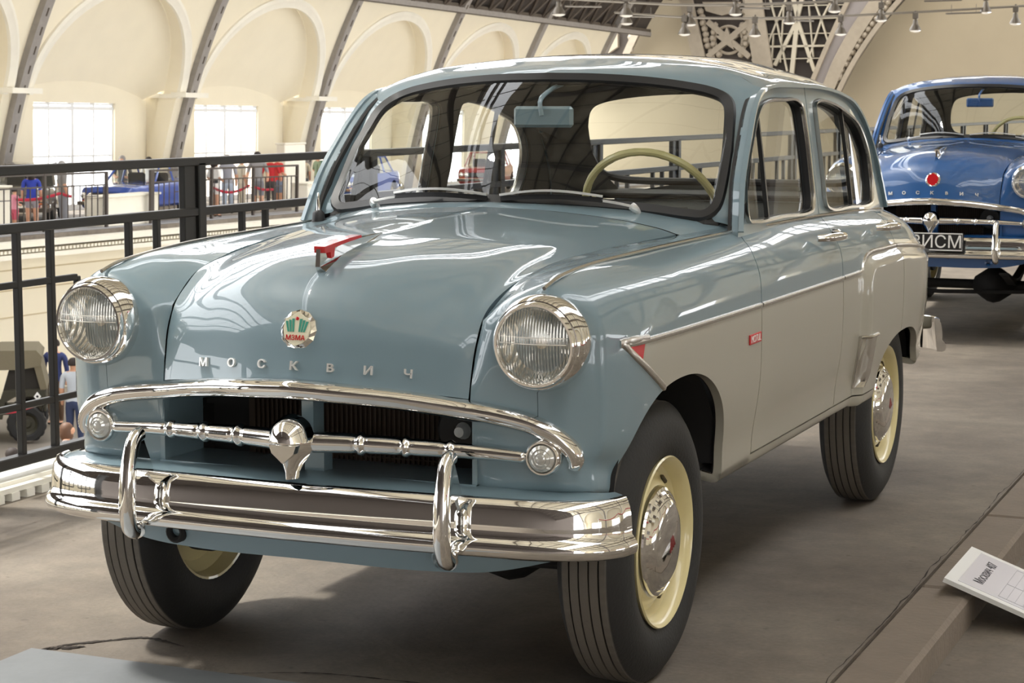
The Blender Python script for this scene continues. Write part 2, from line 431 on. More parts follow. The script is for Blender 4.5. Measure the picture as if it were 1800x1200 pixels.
def pane(low, top, bulge, n=24, rows=9, out=(0, -1, .5)):
    a = spl(low, n); b = spl(top, n); t = np.linspace(0, 1, rows)
    o = np.array(out, float); o /= np.linalg.norm(o)
    P = np.array([a[i]+(b[i]-a[i])*t[:, None]+o*bulge*(4*t*(1-t))[:, None]*min(1, 2.5*(1-i/(n-1))) for i in range(n)])
    P = np.concatenate([P[::-1]*np.array([-1, 1, 1]), P[1:]])
    return grid(P)
GAPC = [(.396, -.460, .724), (.398, -.448, .785), (.401, -.430, .845), (.404, -.395, .900), (.411, -.335, .937), (.428, -.236, .972), (.440, -.06, .9975), (.465, .12, 1.011), (.503, .34, 1.021), (.527, .575, 1.027)]
HOOD = [[(0, -.545, .752), (0, -.535, .80), (0, -.517, .865), (0, -.475, .935), (0, -.40, .992), (0, -.28, 1.028), (0, -.10, 1.052), (0, .10, 1.068), (0, .30, 1.081), (0, .50, 1.093)],
        [(.14, -.528, .747), (.142, -.518, .80), (.145, -.50, .865), (.15, -.457, .933), (.155, -.385, .985), (.16, -.27, 1.02), (.165, -.09, 1.044), (.172, .10, 1.060), (.18, .31, 1.074), (.185, .51, 1.086)],
        [(.27, -.497, .737), (.272, -.487, .795), (.274, -.468, .86), (.277, -.425, .922), (.28, -.352, .968), (.288, -.245, 1.003), (.30, -.07, 1.026), (.318, .12, 1.042), (.345, .33, 1.055), (.365, .53, 1.067)],
        [(.36, -.472, .729), (.361, -.463, .785), (.363, -.446, .847), (.365, -.405, .902), (.368, -.335, .943), (.377, -.225, .980), (.39, -.05, 1.006), (.415, .13, 1.022), (.45, .34, 1.035), (.475, .555, 1.045)],
        GAPC]

def make_car(root, P_MAIN):
    kids = {}
    def part(name, m, material, parent=root, **k): return mk(name, m[0], m[1], material, parent, **k)
    def pair(name, m, material, **k):
        return part(name, m, material, **k), part(name, mir(*m), material, **k)
    S = side_grid(); nu, nv = S.shape[:2]; V0 = S.reshape(-1, 4); F0 = quads(nu, nv)
    if (normals(V0[:, :3], F0[:2000])[:, 0]).mean() < 0: F0 = [f[::-1] for f in F0]
    def clip4(V, F, fn):
        # carries the section parameter in a fourth column
        V = np.asarray(V); g = fn(V); out = []; NV = list(V); cut = {}
        act = g > 0
        for f in F:
            gf = [act[i] for i in f]
            if all(gf): out.append(f); continue
            if not any(gf): continue
            r = []
            for q in range(len(f)):
                a, b = f[q], f[(q+1) % len(f)]
                if gf[q]: r.append(a)
                if gf[q] != gf[(q+1) % len(f)]:
                    k = (min(a, b), max(a, b))
                    if k not in cut:
                        s = g[k[0]]/(g[k[0]]-g[k[1]]); cut[k] = len(NV); NV.append(V[k[0]]+(V[k[1]]-V[k[0]])*s)
                    r.append(cut[k])
            if len(r) >= 3: out.append(tuple(r))
        used = sorted({i for f in out for i in f}); mp = {u: k for k, u in enumerate(used)}
        return np.array([NV[u] for u in used]), [tuple(mp[i] for i in f) for f in out]
    def cutp(*fns):
        V, F = V0, F0
        for fn in fns: V, F = clip4(V, F, fn)
        return V[:, :3], F
    VT = 8.0  # section parameter of the crest line
    g = .0028
    # ---- front fenders (with the nose cap around the headlamp)
    f1 = cutp(lambda V: ydoor(V[:, 2])-g-V[:, 1], ARCH_F)
    f2 = cutp(lambda V: V[:, 3]-VT-.03, lambda V: V[:, 1]-.64, lambda V: .80-V[:, 1])
    f1 = cutp(lambda V: np.where(V[:, 3] > VT, .80-V[:, 1], ydoor(V[:, 2])-g-V[:, 1]), ARCH_F)
    row = S[0, :, :3][[j for j in range(nv) if S[0, j, 3] >= .98]]
    inner = spl([GAPC[3], GAPC[2], GAPC[1], GAPC[0], (.402, -.456, .64), (.410, -.444, .528)], 16)[1:]
    bot = spl([(.410, -.444, .528), (.50, -.442, .526), (.60, -.428, .526), tuple(row[0])], 10)[1:-1]
    R0 = np.vstack([row, inner, bot])
    med = np.stack([np.full(len(R0), .555), np.zeros(len(R0)), np.clip(R0[:, 2], .60, .855)], 1)
    s_ = [0, .05, .11, .19, .30, .45, .65, .85, .995]; pr_ = [0, .45, .70, .87, .96, 1, 1, 1, 1]
    rings = []
    for s, q in zip(s_, pr_):
        Q = R0+(med-R0)*s; yf = np.interp(Q[:, 2], [.52, .70, .80, .95], [-.448, -.456, -.462, -.455])
        yf = yf+.055*np.maximum(Q[:, 0]-.60, 0)/.1
        Q[:, 1] = R0[:, 1]+(yf-R0[:, 1])*q; rings.append(Q)
    cap = orient(*grid(np.array(rings), wrap=True), (0, -1, 0))
    fend = pair('front_fender', flange(*weld(*join(f1, cap)), d=.022), P_MAIN, angle=40)
    # ---- doors
    d1 = cutp(lambda V: VT-V[:, 3], lambda V: V[:, 1]-ydoor(V[:, 2])-g, lambda V: yb(V[:, 2])-g-V[:, 1], lambda V: V[:, 2]-.446)
    d2 = cutp(lambda V: VT-V[:, 3], lambda V: V[:, 1]-yb(V[:, 2])-g, lambda V: 2.295-g-V[:, 1], lambda V: V[:, 2]-.446, ARCH_R)
    fd = pair('front_door', flange(*d1), P_MAIN); rd = pair('rear_door', flange(*d2), P_MAIN)
    sl = cutp(lambda V: .4415-V[:, 2], lambda V: V[:, 1]-.36, lambda V: 2.0-V[:, 1], ARCH_F, ARCH_R)
    pair('sill', flange(*sl), P_MAIN)
    q1 = cutp(lambda V: np.where(V[:, 3] > VT, V[:, 1]-2.42, V[:, 1]-2.295-g), ARCH_R)
    lr = S[-1, :, :3][1:]; c0 = np.array([.40, 3.22, .66]); rr = []
    for s, q in ((0, 0), (.06, .4), (.14, .68), (.26, .88), (.45, .97), (1, 1)):
        Q = lr+(np.stack([np.full(len(lr), .36), lr[:, 1], np.clip(lr[:, 2], .52, .82)], 1)-lr)*s; Q[:, 1] = lr[:, 1]+.055*q; rr.append(Q)
    rcap = orient(*grid(np.array(rr)), (0, 1, 0))
    rf = pair('rear_fender', flange(*weld(*join(q1, rcap)), d=.022), P_MAIN)
    # ---- dark inner shell closes the gaps
    ish = clip4(V0, F0, ARCH_F); ish = clip4(*ish, ARCH_R); ish = clip4(*ish, lambda V: VT+.3-V[:, 3])
    pair('inner_shell', offset(ish[0][:, :3], ish[1], -.026), DARK)
    # ---- hood, cowl
    H = net(np.array(HOOD), 34, 60); vh, fh = orient(*grid(H), (0, -.3, 1))
    Hm = np.concatenate([(H*np.array([-1, 1, 1]))[:0:-1], H]); Hm = Hm.copy()
    k = Hm[:, :, 0]; Hm[:, :, 0] = k*(1-.0045/np.maximum(np.abs(k), .2))
    hood = part('hood', flange(*orient(*grid(Hm), (0, -.3, 1)), d=.018), P_MAIN)
    hb = np.array([h[-1] for h in HOOD]+[(.56, .592, 1.020)])+np.array([0, .006, 0]); wl = np.array([(0, .580, 1.104), (.185, .604, 1.099), (.365, .662, 1.085), (.47, .70, 1.068), (.555, .735, 1.056), (.615, .765, 1.040)])
    md = (hb+wl)/2+np.array([0, .0, .004])
    cw = net(np.stack([hb, md, wl], 1), 24, 8); cw = np.concatenate([(cw*np.array([-1, 1, 1]))[:0:-1], cw])
    part('cowl', orient(*grid(cw), (0, -.3, 1)), P_MAIN)
    # ---- windscreen frame, roof, rear frame
    SF = [((0, .940, 1.440), (0, 1.00, 1.470), (0, 1.12, 1.497)), ((.15, .955, 1.437), (.15, 1.012, 1.467), (.16, 1.125, 1.493)), ((.30, .985, 1.428), (.31, 1.038, 1.458), (.32, 1.13, 1.482)), ((.40, 1.006, 1.415), (.425, 1.058, 1.447), (.44, 1.13, 1.470)),
          ((.47, 1.018, 1.401), (.505, 1.065, 1.430), (.53, 1.115, 1.446)), ((.51, 1.014, 1.386), (.552, 1.052, 1.411), (.580, 1.085, 1.421)), ((.535, .991, 1.366), (.579, 1.034, 1.391), (.604, 1.075, 1.409)),
          ((.549, .958, 1.339), (.588, .975, 1.352), (.606, .985, 1.362)), ((.560, .915, 1.293), (.600, .920, 1.296), (.618, .918, 1.303)), ((.570, .864, 1.236), (.612, .860, 1.232), (.630, .856, 1.240)),
          ((.577, .785, 1.136), (.622, .788, 1.138), (.642, .788, 1.158)), ((.578, .758, 1.108), (.626, .760, 1.105), (.647, .755, 1.11)), ((.570, .732, 1.080), (.626, .740, 1.072), (.651, .735, 1.075)), ((.556, .722, 1.060), (.622, .730, 1.046), (.650, .715, 1.035))]
    ff = net(np.array(SF), 70, 9, tu=np.concatenate([[0], np.cumsum([np.linalg.norm(np.subtract(b[0], a[0]))+.02 for a, b in zip(SF, SF[1:])])]))
    ff = orient(*grid(ff), (.3, -1, 1))
    zg = lambda y: np.interp(y, [q[0] for q in GUT], [q[1] for q in GUT])
    def rsec(y, zt, zs=None):
        z = zs if zs else zg(y); xg = xside(y, z)+.006
        return [(0, y, zt), (.16, y, zt-.004), (.32, y, zt-.016), (.44, y, zt-(zt-z)*.40), (xg-.070, y, z+(zt-z)*.34), (xg-.022, y, z+(zt-z)*.15), (xg, y, z+.002)]
    rimr = [(0, 2.27, 1.477), (.16, 2.27, 1.472), (.32, 2.265, 1.455), (.43, 2.26, 1.424), (.515, 2.25, 1.385), (.568, 2.24, 1.358), (.592, 2.235, 1.335)]
    f3 = [s[2] for s in SF[:6]]+[(.604, 1.075, 1.408)]
    RN = [f3, rsec(1.35, 1.519), rsec(1.65, 1.526), rsec(1.95, 1.517), rimr]
    # pass tangency rows on both ends so that the roof flows into its frames
    gf = [s[1] for s in SF[:6]]+[(.600, 1.03, 1.392)]
    gr = [(0, 2.36, 1.455), (.16, 2.36, 1.45), (.31, 2.35, 1.433), (.42, 2.35, 1.402), (.497, 2.345, 1.362), (.555, 2.33, 1.315), (.598, 2.30, 1.29)]
    RA = np.array([gf]+RN+[gr]); tu = np.array([1.03, 1.12, 1.35, 1.65, 1.95, 2.26, 2.35])
    A = interp(tu, RA, np.linspace(1.12, 2.26, 44)); rg = np.swapaxes(interp(np.arange(7), np.swapaxes(A, 0, 1), np.linspace(0, 6, 36)), 0, 1)
    rg = orient(*grid(rg), (0, 0, 1))
    SR = [(rimr[i], gr[i], e) for i, e in enumerate([(0, 2.435, 1.423), (.16, 2.43, 1.418), (.30, 2.428, 1.406), (.40, 2.44, 1.386), (.45, 2.47, 1.355), (.482, 2.525, 1.30), (.50, 2.585, 1.24)])]
    SR += [((.594, 2.31, 1.29), (.570, 2.42, 1.235), (.512, 2.65, 1.18)), ((.602, 2.403, 1.199), (.575, 2.53, 1.15), (.508, 2.71, 1.135)), ((.612, 2.466, 1.106), (.585, 2.61, 1.075), (.49, 2.755, 1.095)), ((.628, 2.513, 1.018), (.585, 2.66, 1.02), (.46, 2.80, 1.05))]
    fr = net(np.array(SR), 60, 12); fr = orient(*grid(fr), (.3, 1, 1))
    roof = part('roof', both(*join(rg, ff, fr)), P_MAIN, angle=50)
    gl = np.array([(float(xside(y, z))+.008, y, z) for y, z in spl(GUT, 90)])
    pair('rain_gutter', sweep(gl, [(-.007, -.004), (.007, -.004), (.007, .005), (-.007, .005)]), P_MAIN)
    lin = both(*offset(*join(rg, ff, fr), -.02)); part('headliner', lin, TRIMIN)
    # ---- side window frames and glass
    yy, zz = np.meshgrid(np.linspace(.68, 2.56, 150), np.linspace(.99, 1.43, 44), indexing='ij')
    G = np.stack([xside(yy, zz), yy, zz], 2); gv, gf_ = orient(*grid(G), (1, 0, 0))
    gp = sdf(np.vstack([spl(GUT, 120), [(2.51, .995), (.69, .995)]]))
    fw = spl(FWIN, 90, closed=True); rw = spl(RWIN, 90, closed=True)
    sfw, srw = sdf(fw), sdf(rw)
    ub = lambda z: np.interp(z, [1.03, 1.42], [1.535, 1.562])
    base = clip(gv, gf_, gp)
    a = clip(*clip(*base, lambda V: ub(V[:, 2])-g-V[:, 1]), lambda V: -sfw(V)); b = clip(*clip(*base, lambda V: V[:, 1]-ub(V[:, 2])-g), lambda V: -srw(V))
    inn = clip(*clip(*base, lambda V: -sfw(V)-.004), lambda V: -srw(V)-.004)
    pair('inner_window_surround', flange(*offset(*inn, -.03), d=-.012), TRIMIN)
    for sd, (dr, rr_) in enumerate(zip(fd, rd)):
        M = (lambda m: m) if sd == 0 else (lambda m: mir(*m))
        for door, fm_, poly, sw, dv in ((dr, a, fw, sfw, (1.018, 1.352, .985, 1.055)), (rr_, b, rw, srw, (1.994, 1.342, 1.974, 1.045))):
            part('window_frame', M(flange(*fm_, d=.022)), P_MAIN, door)
            path = np.array([(float(xside(y, z))+.004, y, z) for y, z in poly])
            part('window_trim', M(sweep(path, [(-.003, -.009), (.004, -.007), (.006, 0), (.004, .008), (-.003, .009)], up=(1, 0, 0), closed=True)), STEEL, door)
            gp2 = np.array([(float(xside(y, z))-.008, y, z) for y, z in poly])
            part('window_seal', M(sweep(gp2, [(-.006, -.012), (.006, -.012), (.006, .008), (-.006, .008)], up=(1, 0, 0), closed=True)), BLACK, door)
            part('window_glass', M(clip(*offset(gv, gf_, -.012), sw)), GLASS, door)
            p0 = np.array([(float(xside(y, z))-.004, y, z) for y, z in np.linspace((dv[2], dv[3]), (dv[0], dv[1]), 12)])
            part('vent_divider', M(sweep(p0, [(-.006, -.006), (.006, -.006), (.006, .006), (-.006, .006)], up=(1, 0, 0))), mat('satin_black', (.02, .02, .02, 1), .35), door)
            y0, zh = ((1.30, .978) if door is dr else (2.06, .966))
            hx = lambda y, z: .722
            hp = [(.718, y0, zh), (.752, y0+.02, zh+.002), (.760, y0+.07, zh+.002), (.759, y0+.16, zh-.002), (.752, y0+.20, zh-.004)]
            part('door_handle', M(join(sweep(spl(hp, 22), circ(.010, 10, .013), scale=[.8+.2*math.sin(PI*i/21) for i in range(22)]), lathe([(.0, -.012), (.017, -.012), (.017, .006), (.012, .012), (0, .012)], (.728, y0+.19, zh), (1, 0, 0), 16))), CHROME, door)
    # ---- windscreen and rear window
    ws = part('windscreen', pane(E_LOW, E_TOP, .03), GLASS)
    lw = loop_of(E_LOW, E_TOP)
    part('windscreen_rubber', sweep(lw, [(-.014, -.010), (.014, -.010), (.017, 0), (.012, .009), (-.012, .009), (-.017, 0)], up=(0, -.8, .6), closed=True), BLACK, ws)
    rwp = part('rear_window', pane(R_LOW, R_TOP, .03, out=(0, 1, .6)), GLASS)
    part('rear_window_rubber', sweep(loop_of(R_LOW, R_TOP), circ(.014, 8), up=(0, .8, .6), closed=True), BLACK, rwp)
    # ---- boot lid
    TB = [[(0, 2.875, 1.068), (0, 2.98, 1.035), (0, 3.08, .97), (0, 3.16, .87), (0, 3.205, .72), (0, 3.205, .50)],
          [(.2, 2.865, 1.066), (.2, 2.97, 1.03), (.2, 3.07, .96), (.2, 3.15, .86), (.2, 3.20, .72), (.2, 3.20, .50)],
          [(.36, 2.82, 1.045), (.37, 2.94, .985), (.362, 3.05, .925), (.35, 3.14, .86), (.35, 3.20, .72), (.35, 3.20, .50)],
          [(.47, 2.77, 1.02), (.43, 2.90, .972), (.37, 3.06, .920), (.35, 3.16, .855), (.36, 3.205, .72), (.36, 3.205, .50)]]
    tg = net(np.array(TB), 20, 40); tg = np.concatenate([(tg*np.array([-1, 1, 1]))[:0:-1], tg])
    boot = part('boot_lid', orient(*grid(tg), (0, 1, .5)), P_MAIN)
    # ---- floor pan, wheel housings, engine bay
    part('floor_pan', bbox((0, 1.45, .445), (1.30, 3.2, .05), .02), DARK)
    for y0 in (.03, 2.36):
        for sx in (1, -1):
            n = 20; th = np.linspace(0, PI, n)
            A = np.array([[(x*sx, y0+(.385 if y0 < 1 else .365)*math.cos(t), .455+(.30 if y0 < 1 else .23)*math.sin(t)) for t in th] for x in (.40, .55, .69)])
            wv, wf = grid(A); ctr = len(wv); wv = np.vstack([wv, [(.40*sx, y0, .40)]]); wf += [(i, i+1, ctr) for i in range(n-1)]
            part('wheel_housing', (wv, wf), DARK)
    part('engine_bay', join(box((0, .12, .66), (.78, .80, .03)), box((0, .45, .72), (1.2, .02, .55)), box((0, -.22, .60), (.80, .02, .30))), DARK)
    # ---- grille
    gr_ = part('grille_opening', join(box((.404, -.37, .62), (.012, .17, .20)), box((-.404, -.37, .62), (.012, .17, .20)), box((0, -.37, .528), (.82, .18, .012)), box((0, -.455, .685), (.03, .05, .13)), box((0, -.43, .555), (.05, .04, .06))), P_MAIN)
    fins = [box((x, -.285, .62), (.0035, .012, .20)) for x in np.linspace(-.25, .25, 41)]
    part('radiator', join(box((0, -.272, .62), (.54, .02, .21)), *[box((0, -.285, z), (.53, .008, .004)) for z in (.545, .56)], *fins), RADI, gr_)
    horn = part('horn', lathe([(.0, -.03), (.062, -.03), (.066, -.018), (.058, -.008), (.030, -.014), (.0, -.014)], (.315, -.335, .628), (0, -1, 0), 24), BLACK, gr_)
    part('horn_cap', lathe([(0.0, .012), (.012, .010), (.016, -.004), (.020, -.014)], (.315, -.335, .628), (0, -1, 0), 14), WHITE, horn)
    bu = spl([(0, -.560, .738), (.12, -.545, .732), (.24, -.512, .722), (.384, -.474, .703), (.47, -.468, .693), (.545, -.462, .678), (.600, -.450, .652), (.628, -.440, .622), (.634, -.434, .600), (.630, -.43, .588)], 60)
    bu = np.vstack([bu[:0:-1]*np.array([-1, 1, 1]), bu]); nb = len(bu)
    sc = [.78+.22*min(1, 3*math.sin(PI*i/(nb-1))) for i in range(nb)]
    part('grille_moustache', sweep(bu, [(.020, -.014), (.0225, .004), (.019, .014), (.010, .022), (-.002, .026), (-.013, .021), (-.020, .010), (-.021, -.014)], up=(0, -1, 0), scale=sc), CHROME, label='wide chrome upper grille bar', angle=60)
    for sx in (1, -1):
        bp0 = np.array([(.045*sx, -.533, .618), (.15*sx, -.515, .618), (.30*sx, -.492, .615), (.42*sx, -.474, .611), (.534*sx, -.466, .606)])
        pth = spl(bp0, 120); rad = np.full(120, 1.0); xa = np.abs(pth[:, 0])
        for xr in (.155, .258, .358):
            d = np.abs(xa-xr); rad += .20*np.exp(-(d/.006)**4)-.07*np.exp(-((d-.013)/.004)**2)
        rad *= np.interp(xa, [.05, .52], [1.2, .72])*np.where(xa > .522, np.sqrt(np.clip(1-((xa-.522)/.0125)**2, .02, 1)), 1)
        part('grille_bar', sweep(pth, circ(.0205, 16), scale=rad), CHROME)
    n_ = 26; dome = []
    for r_, h_ in [(.0, .052), (.010, .051), (.026, .044), (.042, .030), (.052, .010), (.055, -.012)]:
        dome.append([(r_*math.cos(a_)*(1.0 if r_ < .02 else 1+.02*math.cos(8*a_)), -.557-h_, .622+r_*1.06*math.sin(a_)) for a_ in np.linspace(0, PI, n_)])
    dm = orient(*grid(np.array(dome)), (0, -1, .5))
    lo = []
    for z, w_, d_ in ((.622, .055, .046), (.606, .052, .044), (.588, .042, .038), (.570, .029, .031), (.552, .019, .026), (.536, .016, .026)):
        lo.append([(x_*w_, -.552-d_*(1-abs(x_)**1.6), z) for x_ in np.linspace(-1, 1, 13)])
    lw2 = orient(*grid(np.array(lo)), (0, -1, -.3))
    inset = prism([(-.034, .616), (-.028, .598), (0, .575), (.028, .598), (.034, .616)], -.575, -.597, (0, 2), 1)
    bs = part('grille_boss', join(dm, lw2), CHROME, angle=25)
    part('boss_shield', inset, STEEL, bs, smooth=False)
    # ---- headlamps
    for sx in (1, -1):
        c = np.array((.566*sx, -.470, .857)); ax = (.02*sx, -1, -.02)
        hl = part('headlight', lathe([(.105, -.035), (.1065, -.005), (.105, .012), (.100, .025), (.0965, .031), (.0940, .032), (.0930, .039), (.0895, .0445), (.085, .0445), (.0810, .040), (.0795, .030), (.078, .020)], c, ax, 48), CHROME)
        part('headlight_reflector', lathe([(.0800, .028), (.072, .005), (.057, -.020), (.035, -.038), (.012, -.046), (.0, -.046)], c, ax, 40), REFL, hl)
        part('headlight_bulb', lathe([(.010, -.046), (.010, -.025), (.014, -.018), (.013, -.006), (.006, .002), (0, .003)], c, ax, 14), mat('bulb_glass', (.55, .50, .42, 1), .2), hl)
        # ribbed lens
        pts = lathe([(.0, .058), (.015, .0575), (.030, .056), (.048, .052), (.066, .0465), (.0815, .0405)], c, ax, 72)
        part('headlight_lens', pts, LENS, hl)
        for dz in (.018, .004):
            lw_ = math.sqrt(.077**2-dz**2); part('lens_rib', tube(spl([c+np.array([-lw_, -.044, dz]), c+np.array([0, -.0585, dz]), c+np.array([lw_, -.044, dz])], 12), .0011, 6), mat('lens_rib_glass', (.75, .73, .66, 1), .15), hl)
        pk = np.array((.569*sx, -.452, .606)); a2 = (.06*sx, -1, 0)
        pl = part('parking_lamp', lathe([(.042, -.03), (.042, .004), (.040, .016), (.036, .021), (.033, .021), (.031, .016)], pk, a2, 32), CHROME)
        part('parking_lamp_lens', lathe([(.031, .014), (.029, .022), (.022, .027), (.020, .025), (.014, .030), (.012, .028), (.006, .032), (0, .032)], pk, a2, 28), mat('lamp_lens_clear', (.55, .545, .51, 1), .14, metal=.35, coat=.8), pl)
    # ---- bumpers
    bpth = spl([(0, -.565, 0), (.25, -.558, 0), (.45, -.545, 0), (.60, -.527, 0), (.672, -.500, 0), (.715, -.468, 0), (.739, -.432, 0), (.749, -.388, 0)], 60)
    bpth = np.vstack([bpth[:0:-1]*np.array([-1, 1, 1]), bpth])
    bprof = [(-.030, .520), (-.024, .523), (-.014, .519), (-.006, .500), (-.002, .478), (.000, .456), (.000, .440), (.006, .434), (.013, .424), (.015, .411), (.011, .400), (.0, .394), (-.02, .396)]
    bum = part('front_bumper', sweep(bpth, bprof, up=(0, 0, 1)), CHROME, angle=50)
    rbp = bpth*np.array([1, -1, 1])+np.array([0, 2.70, 0])
    part('rear_bumper', sweep(rbp[::-1], [(s, z+.045) for s, z in bprof], up=(0, 0, 1)), CHROME, angle=50)
    for sx in (1, -1):
        op = spl([(.396*sx, -.560, .612), (.396*sx, -.582, .605), (.397*sx, -.603, .560), (.398*sx, -.614, .49), (.399*sx, -.614, .43), (.400*sx, -.602, .395), (.400*sx, -.575, .385), (.400*sx, -.555, .392)], 40)
        sc = [(.55+.6*math.sin(PI*min(1, .1+.9*i/39))**.5*(.75+.4*i/39), 1) for i in range(40)]
        ov = part('bumper_overrider', join(sweep(op, circ(.018, 14), scale=sc, up=(0, -1, 0.01)), prism([(-.556, .606), (-.60, .575), (-.605, .50), (-.515, .525)], .396*sx-.004, .396*sx+.004)), CHROME, bum)
    # ---- apron and valance
    ai = spl([(0, -.425, .536), (.25, -.43, .534), (.41, -.438, .531), (.55, -.438, .529), (.64, -.415, .528), (.685, -.395, .526), (.700, -.365, .524)], 40)
    am = spl([(0, -.49, .534), (.25, -.49, .531), (.42, -.490, .528), (.57, -.480, .525), (.67, -.447, .522), (.708, -.41, .520), (.722, -.368, .518)], 40)
    ao = spl([(0, -.545, .520), (.25, -.54, .518), (.44, -.528, .516), (.59, -.508, .514), (.68, -.474, .512), (.718, -.425, .510), (.735, -.372, .508)], 40)
    ap = np.stack([ai, am, ao], 1); ap = np.swapaxes(interp([0, 1, 2], np.swapaxes(ap, 0, 1), np.linspace(0, 2, 9)), 0, 1)
    part('bumper_apron', both(*orient(*grid(ap), (0, 0, 1))), P_MAIN)
    va = spl([(0, -.50, .43), (.3, -.495, .43), (.5, -.48, .43), (.62, -.455, .43), (.69, -.40, .43)], 40)
    vb = spl([(0, -.485, .335), (.3, -.48, .335), (.45, -.47, .345), (.6, -.445, .38), (.69, -.395, .405)], 40)
    part('lower_valance', both(*orient(*grid(np.stack([va, (va+vb)/2+np.array([0, -.012, 0]), vb], 1)), (0, -1, 0))), P_MAIN)
    vx = [bbox((x, -.500, .385), (.26, .006, .014), .003) for x in (-.02,)]
    part('valance_slot', join(*vx), DARK)
    for sx in (1, -1):
        part('tow_hook', lathe([(.014, -.02), (.026, -.012), (.026, .006), (.020, .012), (.012, .006), (.012, -.02)], (.345*sx, -.495, .372), (0, -1, 0), 18), P_MAIN if sx > 0 else DARK)
    # ---- mouldings
    crest = [(.567, -.452, .974), (.569, -.39, .989), (.572, -.261, 1.003), (.593, -.007, 1.016), (.611, .363, 1.024), (.628, .62, 1.029), (.640, .76, 1.032)]
    cb = [(float(np.interp(y, YS, [s[8][0] for s in SECS]))+.004, y, float(np.interp(y, YS, [s[8][1] for s in SECS]))+.004) for y in np.linspace(.80, 2.46, 30)]
    pair('crest_moulding', sweep(np.vstack([spl(crest, 50), cb]), circ(.0045, 8)), STEEL)
    def xat(y, z):
        i = np.argmin(np.abs(S[:, 0, 1]-y)); r = S[i]; k = (r[:, 3] > 1.0) & (r[:, 3] < 7.5); return float(np.interp(z, r[k, 2], r[k, 0]))
    mp = [(1, 7), (-1, 7), ]
    def mould(pts, w=.008, nm='side_moulding', m=STEEL):
        P_ = np.array([(xat(y, z)+.003, y, z) for y, z in pts])
        return pair(nm, sweep(P_, [(-.002, -w), (.005, -w*.7), (.006, 0), (.005, w*.7), (-.002, w)], up=(1, 0, 0)), m)
    # profile axes: 'side' lies across the strip here, 'up' points out of the panel
    def strip(pts, w=.008, nm='side_moulding', m=STEEL, h=.006):
        P_ = np.array([(xat(y, z), y, z) for y, z in pts])
        return pair(nm, sweep(P_, [(-w, -.002), (-w*.7, h*.8), (0, h), (w*.7, h*.8), (w, -.002)], up=(1, 0, 0)), m)
    strip([(y, .842) for y in np.linspace(-.30, .650, 20)]); strip([(y, .842) for y in np.linspace(.660, 1.545, 20)]); strip([(y, .842) for y in np.linspace(1.556, 1.80, 10)])
    strip(spl([(1.802, .842), (1.806, .858), (1.835, .880), (1.90, .893), (2.1, .8945), (2.29, .893)], 30)); strip(spl([(2.30, .893), (2.5, .882), (2.75, .862), (2.9, .845)], 20))
    strip(spl([(-.325, .848), (-.27, .812), (-.19, .768), (-.105, .722)], 16), w=.009)
    strip(spl([(-.335, .846), (-.28, .848), (-.20, .845)], 12), w=.011)
    tri = [(-.305, .838), (-.225, .838), (-.245, .792)]
    tv = np.array([(xat(y, z)+.004, y, z) for y, z in tri]+[(xat(y, z)-.004, y, z) for y, z in tri])
    pair('arrow_badge', (tv, [(0, 2, 1), (3, 4, 5), (0, 1, 4, 3), (1, 2, 5, 4), (2, 0, 3, 5)]), RED, smooth=False)
    # stone guard on the rear fender's leading edge
    gg = []
    for z in np.linspace(.470, .632, 10):
        y1 = np.interp(z, [.47, .50, .632], [1.84, 1.90, 1.91]); gg.append([(xat(y, z)+.004+.000*z, y, z) for y in np.linspace(1.778, y1, 10)])
    gd = flange(*orient(*grid(np.array(gg)), (1, -.3, 0)), d=.006)
    sg = pair('stone_guard', gd, STEEL)
    sp_ = np.array([(xat(y, .632)+.006, y, .634) for y in np.linspace(1.775, 1.912, 12)])
    pair('stone_guard_rim', sweep(sp_, circ(.006, 8)), STEEL)
    # ---- hood badge, ornament, letters
    kids.update(hood=hood, front_bumper=bum, fd=fd, fend=fend)
    def tilt(m, piv=(0, -.516, .866)):
        Tm = np.array(Matrix.Translation(piv)@Matrix.Rotation(math.radians(-14), 4, 'X')@Matrix.Translation([-q for q in piv])); return xf(m, Tm)
    shp = [(-.030, .889), (-.016, .896), (0, .906), (.016, .896), (.030, .889), (.034, .868), (.029, .846), (.014, .834), (0, .828), (-.014, .834), (-.029, .846), (-.034, .868)]
    n_ = 24; ctr = np.array((0, .866)); ang = [PI/2-2*PI*i/n_ for i in range(n_)]
    def ringp(rx, y, f=lambda i: 1): return [(rx*f(i)*math.cos(a_), y, .866+rx*f(i)*math.sin(a_)) for i, a_ in enumerate(ang)]
    sc_ = lambda i: 1-.045*(i % 2)
    bd_ = grid(np.array([ringp(.047, -.508, sc_), ringp(.046, -.516, sc_), ringp(.036, -.524), ringp(.030, -.523), ringp(.001, -.523)]), wrap=True)
    badge = part('hood_badge', tilt(orient(*bd_, (0, -1, 0))), CHROME, smooth=False)
    kids['badge_face'] = part('badge_face', tilt(prism(shp, -.520, -.5255, (0, 2), 1)), mat('badge_cream', srgb(228, 222, 196), .3, coat=.6), badge, smooth=False)
    for x in (-.026, -.018, -.010, .010, .018, .026):
        part('badge_stripe', tilt(prism([(x-.0030, .893-abs(x)*.35), (x+.0030, .893-abs(x)*.35), (x*.75+.002, .860), (x*.75-.002, .860)], -.524, -.5268, (0, 2), 1)), GREEN, badge, smooth=False)
    part('badge_star', tilt(lathe([(0, .003), (.004, .002), (.004, 0)], (0, -.5255, .890), (0, -1, 0), 10)), RED, badge)
    part('badge_lettering', tilt(place(text_mesh('МЗМА', .016, .0008), (0, -.5275, .846), (1, 0, 0), (0, 0, 1))), RED, badge, smooth=False)
